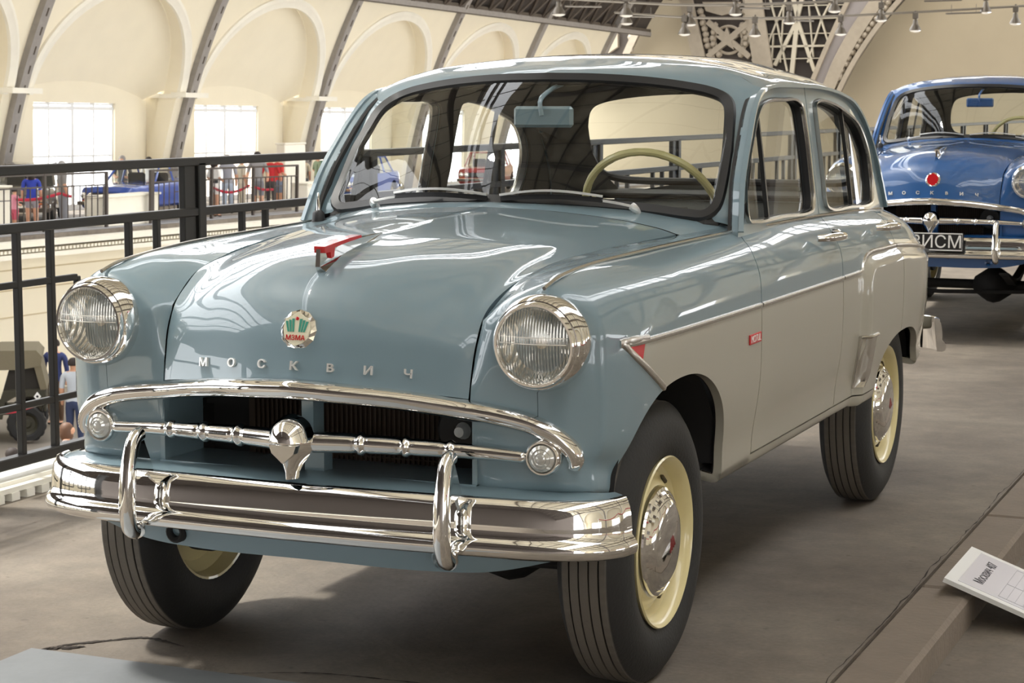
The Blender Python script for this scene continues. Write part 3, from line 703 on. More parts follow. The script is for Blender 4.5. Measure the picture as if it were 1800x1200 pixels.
    orn = [(-.398, .982), (-.424, 1.000), (-.420, 1.040), (-.33, 1.050), (-.20, 1.056), (-.10, 1.060), (-.115, 1.048), (-.20, 1.034), (-.30, 1.016)]
    ov_ = prism(orn, -.011, .011); q_ = np.array(ov_[0]); q_[:, 0] *= np.interp(q_[:, 1], [-.424, -.39, -.25, -.10], [.45, 1.3, 1.2, .3]); q_[:, 0] *= np.interp(q_[:, 2], [1.0, 1.05], [1.2, .8])
    on = part('hood_ornament', (q_, ov_[1]), CHROME, smooth=False)
    part('ornament_flash', prism([(-.413, 1.031), (-.415, 1.046), (-.30, 1.058), (-.235, 1.062), (-.232, 1.056), (-.31, 1.0485), (-.366, 1.041), (-.371, 1.020), (-.383, 1.017), (-.388, 1.032)], -.0142, .0142), RED, on, smooth=False)
    for ch, x in zip('МОСКBИЧ', np.linspace(-.261, .261, 7)):
        zt_ = .786-.010*(abs(x)/.26)**2
        ii, jj = np.unravel_index(np.argmin((Hm[:, :, 0]-x)**2+(Hm[:, :, 2]-zt_)**2+1e3*(Hm[:, :, 1] > -.40)), Hm.shape[:2]); ii = min(max(ii, 1), Hm.shape[0]-2); jj = min(max(jj, 1), Hm.shape[1]-2)
        eu = Hm[ii+1, jj]-Hm[ii-1, jj]; ev = Hm[ii, jj+1]-Hm[ii, jj-1]; eu = eu*np.sign(eu[0]); ev = ev*np.sign(ev[2])
        c_ = Hm[ii, jj]+eu*((x-Hm[ii, jj, 0])/eu[0]); c_ = c_+ev*((zt_-c_[2])/ev[2]); nn_ = np.cross(eu, ev); nn_ /= np.linalg.norm(nn_)
        tm = text_mesh(ch, .031, .0035, bold=.0006); tm = (np.asarray(tm[0])*np.array([1.05, .85, 1]), tm[1])
        part('hood_letter', place(tm, c_+nn_*.0022, eu, ev), LETTER, hood, smooth=False)
    # ---- wipers, aerial
    for sx in (1, -1):
        w = [(.391*sx, .640, 1.078), (.391*sx, .618, 1.092), (.385*sx, .612, 1.098)]
        arm = spl([(.391*sx, .616, 1.096), (.34*sx, .604, 1.106), (.24*sx, .590, 1.119), (.17*sx, .583, 1.122)], 16) if True else None
        a0 = part('wiper', join(tube(spl(w, 8), .011, 10), sweep(arm, [(-.006, -.003), (.006, -.003), (.006, .003), (-.006, .003)])), LETTER)
        x0, x1 = (.31, .02)
        bl = np.array([((x0+(x1-x0)*t)*sx, .596-.020*t-.014*math.sin(PI*t), 1.116+.008*math.sin(PI*t)-.0*t) for t in np.linspace(0, 1, 16)])
        bld = part('wiper_blade', sweep(bl, [(-.004, -.010), (.004, -.010), (.002, .003), (-.002, .003)]), BLACK, a0)
        part('wiper_bridge', sweep(bl+np.array([0, -.004, .007])+np.array([0, -.004, .006])*np.sin(np.linspace(0, PI, 16))[:, None], [(-.005, -.003), (.005, -.003), (.005, .003), (-.005, .003)]), LETTER, a0)
    ant = part('aerial_base', lathe([(.032, 0), (.032, .006), (.020, .010), (.017, .034), (.010, .042), (0, .044)], (-.592, .665, 1.022), (0, 0, 1), 20), BLACK)
    part('aerial_mast', lathe([(.007, .04), (.0045, .075), (.003, .078), (.003, .092), (0, .093)], (-.592, .665, 1.022), (0, 0, 1), 12), CHROME, ant)
    # ---- cabin
    mr = part('rear_view_mirror', join(bbox((.030, .86, 1.332), (.180, .022, .060), .008)), P_MAIN)
    part('mirror_stem', tube(spl([(.03, 1.0, 1.425), (.03, .90, 1.405), (.025, .845, 1.375), (.033, .838, 1.335)], 14), .007, 8), P_MAIN, mr)
    part('dashboard', join(bbox((0, .80, 1.00), (1.18, .20, .16), .03), bbox((.30, .90, 1.055), (.30, .10, .05), .015)), TRIMIN)
    sw = np.array((.275, 1.10, 1.052)); axis = np.array((0, -.88, -.48)); axis /= np.linalg.norm(axis)
    R = .205; s, u, d = frame_of(axis); nn = 90
    rp = np.array([sw-axis*0+R*(s*math.cos(t)+u*math.sin(t)) for t in np.linspace(0, 2*PI, nn, endpoint=False)])
    st = part('steering_wheel', sweep(rp, circ(.0115, 10), closed=True, scale=[1+.06*(i % 3 == 0) for i in range(nn)]), IVORY)
    part('steering_spoke', tube(np.array([sw+s*R, sw-axis*-.02+s*.05, sw-axis*-.03, sw-axis*-.02-s*.05, sw-s*R]), .009, 8), IVORY, st)
    part('steering_column', tube(np.array([sw+axis*.03, sw+axis*.35]), .022, 10), TRIMIN, st)
    part('column_lever', tube(spl([sw+axis*.06, sw+axis*.05-s*-.10+u*.03, sw+axis*.02-s*-.17+u*.06], 8), .010, 8), IVORY, st)
    for cx in (-.33, .33):
        se = part('front_seat', bbox((cx, 1.35, .72), (.58, .50, .16), .05), SEATM)
        part('seat_back', xf(bbox((cx, 0, .16), (.58, .14, .34), .055), np.array(Matrix.Translation((0, 1.60, .70))@Matrix.Rotation(math.radians(-12), 4, 'X'))), SEATM, se)
    rs = part('rear_seat', bbox((0, 2.15, .70), (1.22, .50, .20), .06), SEATM)
    part('seat_back', xf(bbox((0, 0, .17), (1.22, .16, .36), .06), np.array(Matrix.Translation((0, 2.40, .68))@Matrix.Rotation(math.radians(-16), 4, 'X'))), SEATM, rs)
    part('parcel_shelf', bbox((0, 2.68, 1.035), (1.0, .42, .02), .006), TRIMIN)
    # ---- running gear
    for y0, fr_ in ((0, 1), (2.37, 0)):
        ax_ = part('front_axle' if fr_ else 'rear_axle', join(tube([(-.56, y0, .325), (.56, y0, .325)], .030, 12), lathe([(.0, -.14), (.05, -.12), (.105, -.04), (.115, .0), (.105, .04), (.05, .12), (0, .14)], (.30, y0, .325), (1, 0, 0), 18)), DARK)
        [part('leaf_spring', q_, DARK, ax_) for q_ in (lambda m: (m, mir(*m)))(join(*[sweep(spl([(.42, y0-.42+.05*i, .43-.012*i), (.42, y0, .365-.012*i), (.42, y0+.42-.05*i, .43-.012*i)], 12), [(-.025, -.005), (.025, -.005), (.025, .005), (-.025, .005)]) for i in range(4)]))]
        if fr_: part('tie_rod', tube([(-.52, -.16, .30), (0, -.15, .285), (.52, -.16, .30)], .013, 8), DARK, ax_)
    part('engine_sump', join(bbox((0, .16, .40), (.30, .62, .16), .04), bbox((0, .75, .42), (.22, .5, .14), .04)), DARK)
    part('exhaust_pipe', tube(spl([(-.2, .3, .38), (-.22, 1.2, .36), (-.25, 2.0, .40), (-.28, 3.2, .38)], 20), .022, 8), DARK)
    # wheels: built at the origin, shared by the four corners
    tp = [(.192, .055), (.200, .070), (.226, .082), (.262, .086), (.294, .079), (.314, .068), (.326, .059), (.332, .0545), (.3345, .051)]
    grv = [(.3345, .037), (.3280, .0365), (.3280, .0335), (.3358, .033), (.3365, .014), (.3285, .0135), (.3285, .0105), (.337, .010)]
    half = tp+grv
    tyre = half+[(r, -h) for r, h in half[::-1]]
    tw = lathe(tyre, (0, 0, 0), (1, 0, 0), 72)
    rimp = [(.193, .060), (.202, .072), (.2055, .079), (.2025, .083), (.195, .079), (.188, .066), (.183, .046), (.168, .036), (.152, .044), (.142, .054), (.134, .056), (.126, .052), (.10, .048), (.0, .048)]
    rimb = [(.2055, -.072), (.197, -.070), (.190, -.05), (.188, -.03), (.16, -.01), (.13, -.02), (.0, -.02)]
    cap_ = [(.127, .036), (.131, .042), (.129, .050), (.122, .055), (.120, .054), (.115, .062), (.113, .061), (.107, .069), (.105, .068), (.098, .076), (.085, .083), (.06, .089), (.03, .092), (0, .093)]
    md_ = [mk(n_, *x, m_) for n_, x, m_ in (('wheel', tw, TYRE), ('wheel_rim', join(lathe(rimp, n=56), lathe(rimb, n=56)), CREAM), ('hub_cap', lathe([(r_, .060+(h_-.036)*.66) for r_, h_ in cap_], n=56), CHROME), ('hub_emblem', join(*[prism([(-.006+dx, -.015), (-.001+dx, -.015), (.004+dx*.3, .015), (-.001+dx*.3, .015)], .0945, .0985) for dx in (-.016, -.004, .008, .018)]), mat('emblem_dark_red', srgb(120, 34, 34), .4)), ('brake_drum', lathe([(0, -.02), (.12, -.02), (.13, -.03), (.13, -.075), (.10, -.085), (0, -.085)], n=32), DARK))]
    sm_ = mat('rim_slot_dark', (.06, .045, .02, 1), .6)
    for a_ in (1.1, 3.2, 5.3): md_.append(mk('rim_slot', *xf(bbox((.043, 0, .160), (.012, .034, .011), .003), np.array(Matrix.Rotation(a_, 4, 'X'))), sm_))
    Rt = .337
    for i, (x, y) in enumerate(((.615, 0), (-.615, 0), (.615, 2.37), (-.615, 2.37))):
        ww = md_ if i == 0 else [q.copy() for q in md_]
        if i:
            for q in ww: COL.objects.link(q)
        ww[0].parent = root; ww[0].location = (x, y, Rt); ww[0].rotation_euler = (0.4+i, 0, 0 if x > 0 else PI)
        for q in ww[1:]: q.parent = ww[0]
    return kids
BLUEGREY = paint('bluegrey_cream_paint', srgb(116, 137, 146), srgb(170, 166, 152))
MAIN = empty('vintage_sedan', (0, 0, 0), label='pale blue and cream vintage four-door saloon parked nearest the camera', cat='car')
KM = make_car(MAIN, BLUEGREY)
# ================================================================== the hall
RHO = .025
HALL = Matrix.Translation(CAMP)@Matrix.Rotation(RHO, 4, Vector((-math.sin(YAW), math.cos(YAW), 0)))@Matrix.Translation(-CAMP)
def hall(o): o.matrix_world = HALL@o.matrix_world; return o
def pane_mat():
    m = bpy.data.materials.new('hall_window_glass'); m.use_nodes = True; t = m.node_tree; t.nodes.clear()
    o = t.nodes.new('ShaderNodeOutputMaterial'); mx = t.nodes.new('ShaderNodeMixShader'); tr = t.nodes.new('ShaderNodeBsdfTransparent'); gl = t.nodes.new('ShaderNodeBsdfGlossy')
    mx.inputs[0].default_value = .04; gl.inputs['Roughness'].default_value = .05
    t.links.new(tr.outputs[0], mx.inputs[1]); t.links.new(gl.outputs[0], mx.inputs[2]); t.links.new(mx.outputs[0], o.inputs[0]); return m
PANE = pane_mat()
PLASTER = mat('cream_plaster', srgb(237, 227, 202), .85, noise=(1.2, .05), bump=(14, .12))
PLASTER2 = mat('pale_cornice_paint', srgb(236, 230, 214), .7, noise=(3, .06))
IRON = mat('grey_riveted_iron', srgb(150, 144, 138), .6, noise=(6, .2))
IRONDK = mat('dark_roof_iron', srgb(88, 78, 68), .7, noise=(4, .2))
CONC = mat('worn_concrete', srgb(132, 122, 110), .78)
def concrete(m, base, dark, lite):
    t = m.node_tree; p = t.nodes['Principled BSDF']; tc = t.nodes.new('ShaderNodeTexCoord')
    def nz(s, d=6, r=.6):
        n = t.nodes.new('ShaderNodeTexNoise'); n.inputs['Scale'].default_value = s; n.inputs['Detail'].default_value = d; n.inputs['Roughness'].default_value = r
        t.links.new(tc.outputs['Object'], n.inputs['Vector']); return n.outputs[0]
    def ramp(src, a, b, ca, cb):
        r = t.nodes.new('ShaderNodeValToRGB'); r.color_ramp.elements[0].position = a; r.color_ramp.elements[1].position = b
        r.color_ramp.elements[0].color = ca; r.color_ramp.elements[1].color = cb; t.links.new(src, r.inputs[0]); return r.outputs[0]
    def mix(a, b, f, mode='MULTIPLY'):
        x = t.nodes.new('ShaderNodeMix'); x.data_type = 'RGBA'; x.blend_type = mode
        t.links.new(a, x.inputs[6]); t.links.new(b, x.inputs[7]); x.inputs[0].default_value = f; return x.outputs[2]
    c = ramp(nz(1.3), .3, .72, dark, lite); c2 = ramp(nz(9), .3, .7, (.82, .82, .82, 1), (1.08, 1.07, 1.05, 1)); c3 = ramp(nz(70, 3), .35, .65, (.9, .9, .9, 1), (1.06, 1.06, 1.06, 1))
    c = mix(mix(c, c2, 1), c3, .8)
    sp = ramp(nz(26, 2, .4), .70, .78, (1, 1, 1, 1), (.45, .42, .4, 1)); c = mix(c, sp, .5)
    t.links.new(c, p.inputs['Base Color'])
    b = t.nodes.new('ShaderNodeBump'); b.inputs['Strength'].default_value = .25; b.inputs['Distance'].default_value = .01
    t.links.new(nz(45, 8), b.inputs['Height']); t.links.new(b.outputs[0], p.inputs['Normal'])
concrete(CONC, None, srgb(99, 90, 81), srgb(135, 126, 114))
CURB = mat('curb_concrete', srgb(126, 114, 102), .8, noise=(9, .14), bump=(50, .3))
XC, ZC, RV = -10.0, -4.5, 20.0
def vpt(Y, s, side=-1, dr=0):
    """point on the vault: s = arc length above the impost (z about 1.4)"""
    ph = math.radians(17.17)+s/RV; r = RV+dr
    return (XC+side*r*math.cos(ph), Y, ZC+r*math.sin(ph))
RIBY = [37.05+7.93*k for k in range(-7, 6)]
STOP = 3.62
def wall_side(name, side, y0s, col_back):
    W_ = None; AR = 3.42
    for bi, y0 in enumerate(y0s):
        yc = y0+7.93/2
        yy, s2 = np.meshgrid(np.linspace(y0, y0+7.93, 61), np.linspace(-3.3, STOP, 50), indexing='ij')
        G = np.stack([yy, s2, np.zeros_like(yy)], 2); V, F = grid(G)
        fn = lambda q: np.where(q[:, 1] > 0, np.hypot(q[:, 0]-yc, q[:, 1]*AR/2.98)-AR, np.abs(q[:, 0]-yc)-AR)
        V, F = clip(V, F, fn)
        V3 = np.array([vpt(a, b, side) for a, b, _ in V])
        V3, F = orient(V3, F, (-side, 0, 0)); V3, F = flange(V3, F, .55)
        if W_ is None: W_ = hall(struct(mk(name, V3, F, PLASTER)))
        else: mk('arch_bay', V3, F, PLASTER, W_)
        # archivolt, niche, impost ledges
        th = np.linspace(0, PI, 40)
        ar = np.array([vpt(yc+(AR+.16)*math.cos(t), 3.12*math.sin(t), side, -.02) for t in th])
        mk('archivolt', *sweep(ar, [(-.16, -.05), (.16, -.05), (.16, .06), (.06, .09), (-.06, .05), (-.16, .05)], up=(-side, 0, -.3)), PLASTER2, W_)
        xb = XC+side*(RV*math.cos(math.radians(17.17))+1.05)
        A = np.array([vpt(yc+AR*math.cos(t), 2.98*math.sin(t), side, .45) for t in th]); B = np.array([(xb, yc+3.25*math.cos(t), 1.25+.45*math.sin(t)**2) for t in th])
        N = np.array([A+(B-A)*(1-(1-k)**1.6)+np.array([0, 0, .5*k*(1-k)])*np.sin(th)[:, None] for k in np.linspace(0, 1, 14)])
        mk('niche', *orient(*grid(N), (-side, 0, -.5)), PLASTER, W_)
        for sg in (-1, 1):
            fr0 = [vpt(0, q_, side, .02) for q_ in np.linspace(0, -3.3, 8)]
            mk('pier_side', *prism([(q_[0], q_[2]) for q_ in fr0]+[(xb+side*.2, fr0[-1][2]), (xb+side*.2, fr0[0][2])], yc+sg*3.46, yc+sg*3.56, (0, 2), 1), PLASTER, W_, smooth=False)
            mk('impost', *join(box((XC+side*19.02, yc+sg*3.66, 1.42), (.5, .62, .14)), box((XC+side*19.55, yc+sg*3.45, 1.38), (1.0, .16, .12))), PLASTER2, W_)
        # window wall behind
        for sg in (-1, 1):
            mk('window_pier', *box((xb+side*.1, yc+sg*2.75, -.3), (.2, 1.75, 3.4)), PLASTER, W_)
        mk('window_head', *box((xb+side*.1, yc, 1.66), (.22, 7.85, 1.06)), PLASTER, W_)
    return W_
WL = wall_side('wall_left', -1, RIBY[4:12], None)
WR = wall_side('wall_right', 1, RIBY[1:7], None)
# ribs
for side, ks, par in ((-1, range(4, 13), WL), (1, range(1, 8), WR)):
    for k in ks:
        y = RIBY[k]; ss_ = np.linspace(-3.3, 24.0 if side < 0 else 22.0, 50)
        P_ = np.array([vpt(y, s, side, -.06) for s in ss_])
        rb = mk('rib', *sweep(P_, [(-.17, -.10), (.17, -.10), (.17, .12), (-.17, .12)], up=(-side, 0, 0.01)), IRON, par)
        if side < 0 and 6 <= k <= 10:
            sl = join(*[sweep(np.array([vpt(y+.02, s, side, -.19), vpt(y+.02, s+.22, side, -.19)]), [(-.018, -.01), (.018, -.01), (.018, .01), (-.018, .01)], up=(-side, 0, .01)) for s in np.arange(-2.6, 4.5, .52)])
            mk('rib_slot', *sl, IRONDK, rb, smooth=False)
# glazed vault: purlins along the hall, glazing bars between the ribs
vault = hall(struct(mk('ceiling', *box((XC, 24, ZC+RV+.1), (.16, 110, .3)), IRONDK)))
for side in (-1, 1):
    for i, s in enumerate(np.arange(STOP+.1, 25.2, 1.9)):
        p = vpt(0, s, side, -.1)
        pass
        mk('purlin', *sweep(np.array([(p[0], -30, p[2]), (p[0], 81, p[2])]), [(-.05, -.22), (.05, -.22), (.05, .12), (-.05, .12)]), IRONDK, vault)
    bars = []
    for y in np.arange(-30, 80, 7.93/4):
        q = np.array([vpt(y, s, side, .02) for s in np.linspace(STOP, 25.1, 24)])
        bars.append(sweep(q, [(-.035, -.05), (.035, -.05), (.035, .05), (-.035, .05)], up=(-side, 0, .02)))
    for b_ in bars: mk('glazing_bar', *b_, IRONDK, vault)
# edge beam, and mostly unseen opaque sheets shaped to steer sun and reflections
def vsheet(name, y0, y1, s0, s1, side, par, m=PLASTER):
    a, b = np.meshgrid(np.linspace(y0, y1, 3), np.linspace(s0, s1, 24), indexing='ij')
    V = np.array([vpt(p, q, side, .12) for p, q in zip(a.ravel(), b.ravel())]).reshape(3, 24, 3)
    return mk(name, *orient(*grid(V), (-side, 0, -1)), m, par)
vsheet('vault_light_screen', -14, 81, 10.4, 23.8, 1, vault); vsheet('vault_light_screen', -14, 81, STOP-.05, 8.0, 1, vault); vsheet('vault_light_screen', -14, 81, 18.5, 24.8, -1, vault)  # opaque sheets added to leave one sun slot and dim the right side
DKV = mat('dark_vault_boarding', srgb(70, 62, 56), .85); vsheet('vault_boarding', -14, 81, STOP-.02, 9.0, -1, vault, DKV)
vsheet('vault_boarding', -30, -14, STOP-.05, 25.2, -1, vault, DKV); vsheet('vault_boarding', -30, -14, STOP-.05, 25.2, 1, vault, DKV)  # dark bays added behind the camera to darken the chrome's reflections
eb = np.array([vpt(-30, STOP, -1, -.1), vpt(81, STOP, -1, -.1)]); mk('edge_beam', *sweep(eb, [(-.12, -.10), (.12, -.10), (.12, .08), (-.12, .08)]), IRON, vault)
lat = []
for y in np.arange(50, 76, 1.3):
    lat.append(tube([vpt(y, STOP, -1, -.1), vpt(y+.65, STOP+1.3, -1, -.3)], .06, 5)); lat.append(tube([vpt(y+.65, STOP+1.3, -1, -.3), vpt(y+1.3, STOP, -1, -.1)], .06, 5))
for l_ in lat: mk('vault_strut', *l_, IRONDK, vault)
# windows of the far wall
for n, k in enumerate(range(4, 12)):
    yc = RIBY[k]+7.93/2; xb = XC-(RV*math.cos(math.radians(17.17))+1.05)-.12
    w = hall(struct(mk('window_%d' % (n+1), *join(*[box((xb, yc+d, -.3), (.10, .07, 2.9)) for d in (-1.86, -1.1, .95, 1.86)], box((xb, yc-.05, -.3), (.12, .12, 2.9)), box((xb, yc, .98), (.14, 3.8, .10)), box((xb, yc, 1.10), (.08, 3.8, .05)), box((xb, yc, -.32), (.08, 3.8, .05)), box((xb, yc, -1.72), (.12, 3.8, .16))), mat('white_window_frame', srgb(232, 232, 230), .5))))
    for a_, b_ in ((-1.86, -1.1), (-1.1, -.05), (-.05, .95), (.95, 1.86)):
        for z0, z1 in ((-1.64, -.32), (-.32, .96)):
            mk('pane', *box((xb, yc+(a_+b_)/2, (z0+z1)/2), (.01, b_-a_-.07, z1-z0-.05)), PANE, w, smooth=False)
# a pale building seen through the second window
bd = hall(mk('outside_building', *join(box((-70, 116, -3.0), (10, 9, 4.6)), *[box((-64.9, 112.5+2.2*i, -2.0), (.3, 1.1, 1.0)) for i in range(4)]), mat('outside_render', srgb(225, 205, 185), .9), smooth=False)); tag(bd, 'pale flat-roofed building seen through the second far window', 'building')
# far gallery
fg = hall(struct(mk('gallery_floor', *box((-27.9, 30, -1.95), (5.6, 110, .30)), CONC)))
mk('gallery_wall', *box((-25.32, 30, -3.75), (.3, 110, 3.6)), PLASTER, fg)
mk('cornice', *join(box((-25.0, 30, -1.96), (.5, 110, .12)), box((-24.92, 30, -2.22), (.4, 110, .10))), PLASTER2, fg)
mk('groove_shade_strip', *join(*[box((-25.165, 30, z), (.02, 110, .03)) for z in (-2.55, -3.0, -3.6)]), mat('plaster_shade', srgb(196, 180, 146), .9), fg)  # raised strips drawn as grooves, their shade put into the colour
dn = [box((-24.98, y, -2.11), (.34, .085, .07)) for y in np.arange(28, 56, .14)]
mk('dentils', *join(*dn), PLASTER2, fg, smooth=False, kind='stuff')
mk('gallery_strip', *box((-25.45, 30, -1.79), (.5, 110, .03)), mat('grey_strip', srgb(150, 150, 152), .6), fg)
gnd = hall(struct(mk('floor_lower', *box((-14, 25, -5.5), (24, 120, .2)), mat('lower_floor', srgb(128, 120, 110), .7, noise=(.6, .1)))))
# end of the hall
endw = hall(struct(mk('wall_back', *box((-8, 82.5, 4), (50, .4, 24)), mat('end_wall_paint', srgb(158, 145, 121), .85, noise=(.8, .06)))))
endc = hall(struct(mk('wall_front', *box((-8, -30.2, 4), (50, .4, 24)), DKV)))
# ------------------------------------------------------------------ our balcony
fl = np.array([[(x, y, np.interp(y, [4.2, 7.6], [0, -.08])) for x in (-2.30, 1.064)] for y in (-9, 4.2, 5, 5.8, 6.6, 7.6, 80)])
fV, fF = orient(*grid(fl), (0, 0, 1))
FLOOR = struct(mk('floor', *flange(fV, fF, .4), CONC, smooth=False))
aisle = struct(mk('floor_aisle', *box((6.2, 36, -.19), (10.0, 90, .2)), CONC))
for i, y in enumerate(np.arange(-3.10, 9, 1.07)):
    zt = np.interp(y, [4.2, 7.6], [0, -.08]); c = bbox((1.141, y+.535, zt-.105), (.155, 1.058, .21), .012)
    mk('curb_stone', *c, CURB, FLOOR)
# ragged joint between slab and curb
rj = []; rnd = random.Random(3)
yy_ = np.arange(-1.5, 4.2, .045); xa = np.array([1.060+rnd.uniform(-.005, .002)-.008*max(0, math.sin(q_*3.1)*math.sin(q_*7.7)) for q_ in yy_]); wd = np.array([rnd.choice([.0006, .001, .0016, .003]) for _ in yy_])
G = np.array([[(x-w_, y, .0015), (x+w_*.7, y, .0015)] for x, y, w_ in zip(xa, yy_, wd)])
mk('slab_joint', *grid(G), mat('joint_dirt', srgb(46, 38, 32), .95), FLOOR, smooth=False)
def crack(pts, w, seed):
    r_ = random.Random(seed); P_ = spl([(x, y, 0) for x, y in pts], 50); G_ = []
    for i, p in enumerate(P_):
        ww = w*(.25+r_.random())*math.sin(PI*(i+.5)/50)**.6; G_.append([(p[0]+r_.uniform(-.004, .004), p[1]-ww, .0022), (p[0], p[1]+ww, .0022)])
    return grid(np.array(G_))
mk('floor_crack', *crack([(-.845, -.37), (-.80, -.30), (-.74, -.24), (-.66, -.17), (-.52, -.20)], .012, 4), MATS['joint_dirt'], FLOOR, smooth=False)
mk('floor_crack', *crack([(-.84, -.372), (-.82, -.345), (-.775, -.318), (-.75, -.30)], .022, 9), MATS['joint_dirt'], FLOOR, smooth=False)
mk('floor_crack', *crack([(-.30, -.37), (-.1, -.28), (.1, -.26), (.3, -.25)], .004, 5), MATS['joint_dirt'], FLOOR, smooth=False)
mk('oil_stain', *lathe([(0, .002), (.07, .002), (.09, .0015)], (.40, .62, 0), (0, 0, 1), 24), mat('oil_stain', srgb(50, 45, 42), .35), FLOOR)
sp = mk('steel_sheet', *bbox((-.30, -1.05, .003), (1.12, 1.35, .006), .002), mat('worn_bluegrey_sheet', srgb(112, 115, 117), .55, noise=(7, .12), bump=(30, .1)), None, smooth=False)
tag(sp, 'flat blue-grey metal sheet lying on the floor at bottom left', 'metal sheet')
# ledge under the railing
LG = struct(mk('trim_1', *join(box((-2.27, 20, .03), (.30, 60, .06)), box((-2.105, 20, .037), (.04, 60, .018))), mat('white_ledge', srgb(236, 232, 220), .6, noise=(5, .05)), smooth=False))
for i, y in enumerate(np.arange(.75, 4.2, .085)):
    mk('dentil_block', *box((-2.095, y, .014), (.035, .045, .028)), MATS['white_ledge'], LG, smooth=False)
# near railing
BKIRON = mat('black_rail_paint', (.011, .0105, .010, 1), .36)
RY = 30.0
def rail_obj():
    r_ = empty('balcony_railing', (-2.18, 2.5, 0), label='black steel railing along the balcony edge behind the blue car', cat='railing')
    L_ = lambda n, m: mk(n, xf(m, np.array(Matrix.Translation((2.18, -2.5, 0))))[0], m[1], BKIRON, r_, smooth=False)
    for n, z, h, w in (('top_rail', 1.138, .034, .055), ('middle_rail', .935, .034, .045), ('bottom_rail', .108, .040, .045)):
        L_(n, bbox((-2.18, 14.4, z), (w, 32, h), .004))
    per = 2.60-(-.72); posts = [2.545+1.54*i for i in range(-3, 14)]
    for y in posts:
        L_('post', join(bbox((-2.18, y, .57), (.055, .055, 1.13), .004), bbox((-2.18, y-.075, .57), (.030, .085, 1.13), .004)))
    for y in posts:
        for b0, b1 in ((.3475, .5425), (1.0425, 1.2375)):
            ya, yb_ = y+b0, y+b1
            for yq in (ya, yb_): L_('baluster', bbox((-2.18, yq, .52), (.026, .026, .83), .003))
            for z in (.30, .735): L_('panel_bar', bbox((-2.18, (ya+yb_)/2, z), (.022, .50, .024), .003))
            for yq in (ya-.16, yb_+.16): L_('panel_upright', bbox((-2.18, yq, .518), (.022, .022, .44), .003))
rail_obj()
# ================================================================== things around
def hdir(px, py):
    """world direction of a picture point"""
    d = Vector(((px-900)/FPX, (600-py)/FPX, -1)); return (cam.matrix_basis.to_3x3() if False else Matrix.Rotation(YAW, 3, 'Z')@Matrix.Rotation(PI/2-PIT, 3, 'X'))@d
HI = HALL.inverted()
def hpt(px, py, ax, v):
    """the point of the hall (hall frame) standing on a given plane"""
    d = HI.to_3x3()@hdir(px, py); c = HI@CAMP; t = (v-c[ax])/d[ax]; return c+d*t
def htop(o): o.matrix_world = HALL@o.matrix_basis; return o
# ---- the blue saloon behind
BLUE = paint('royal_blue_paint', srgb(28, 82, 140))
CAR2 = copy_tree(MAIN, None, {BLUEGREY: BLUE})
CAR2.name = 'vintage_sedan'; CAR2.location = (-.21, 8.22, -.08)
tag(CAR2, 'royal blue vintage saloon parked behind the pale blue one', 'car')
for c in list(CAR2.children):
    n = c.name.split('.')[0]
    if n in ('wheel',): continue
    if n in ('front_axle', 'rear_axle'): continue
    c.location.z += .13
    if n == 'hood_badge':
        for g in list(c.children):
            k = g.name.split('.')[0]
            if k in ('badge_stripe', 'badge_star', 'badge_lettering'): bpy.data.objects.remove(g)
            elif k == 'badge_face':
                g.data = g.data.copy(); g.data.materials[0] = RED
    if n == 'hood_ornament':
        for g in list(c.children): g.data = g.data.copy(); g.data.materials[0] = CHROME
    if n in ('arrow_badge', 'aerial_base') and n == 'arrow_badge': bpy.data.objects.remove(c)
# registration plate
npl = mk('number_plate', *bbox((-.02, -.595, .50+.13-.005), (.46, .012, .108), .004), mat('plate_black', (.012, .012, .012, 1), .4), CAR2, smooth=False)
mk('plate_border', *sweep(np.array([(-.242, -.602, .576), (.202, -.602, .576), (.202, -.602, .676), (-.242, -.602, .676)]), [(-.003, -.003), (.003, -.003), (.003, .003), (-.003, .003)], up=(0, 1, 0), closed=True), WHITE, npl, smooth=False)
mk('plate_lettering', *place(text_mesh('ВИСМ', .105, .001), (.045, -.6025, .622), (1, 0, 0), (0, 0, 1)), WHITE, npl, smooth=False)
# ---- things on the pale car
xd = .7385
st = mk('oil_sticker', *bbox((xd-.001, .592, .761), (.004, .105, .026), .001), mat('sticker_red', srgb(196, 40, 42), .5), KM['fend'][0], smooth=False, label='small red sticker')
mk('sticker_lettering', *place(text_mesh('MOTUL', .0265, .0006), (xd+.0015, .592, .7605), (0, 1, 0), (0, 0, 1)), WHITE, KM['fend'][0], smooth=False)
# ---- information board leaning on the curb
ex = np.array((.31, 0, -.112)); ex /= np.linalg.norm(ex); ey = np.array((0, 1., 0)); ez = np.cross(ex, ey); P0 = np.array((1.147, 1.086, .040))
IB = empty('information_board', tuple(P0), label='white information board leaning from the curb onto the aisle floor', cat='sign')
def ib(name, u0, u1, v0, v1, w0, w1, m):
    V = [P0+ex*u+ey*v+ez*w-P0 for w in (w0, w1) for u, v in ((u0, v0), (u1, v0), (u1, v1), (u0, v1))]
    return mk(name, np.array(V), [(0, 3, 2, 1), (4, 5, 6, 7), (0, 1, 5, 4), (1, 2, 6, 5), (2, 3, 7, 6), (3, 0, 4, 7)], m, IB, smooth=False)
ib('board', 0, .372, 0, .429, 0, .013, mat('white_board', srgb(228, 228, 226), .5))
ib('sheet', .035, .345, .03, .40, .013, .0142, mat('paper_sheet', srgb(214, 212, 220), .25))
INK = mat('black_ink', (.03, .03, .035, 1), .6); GREYINK = mat('grey_ink', (.30, .30, .33, 1), .6)
mk('heading', *place(text_mesh('Москвич 407', .042, .0003), P0*0+ex*.085+ey*.215+ez*.0148, ey, -ex), INK, IB, smooth=False)
for i in range(6): ib('table_rule', .15+.024*i, .1512+.024*i, .05, .38, .0142, .0148, GREYINK)
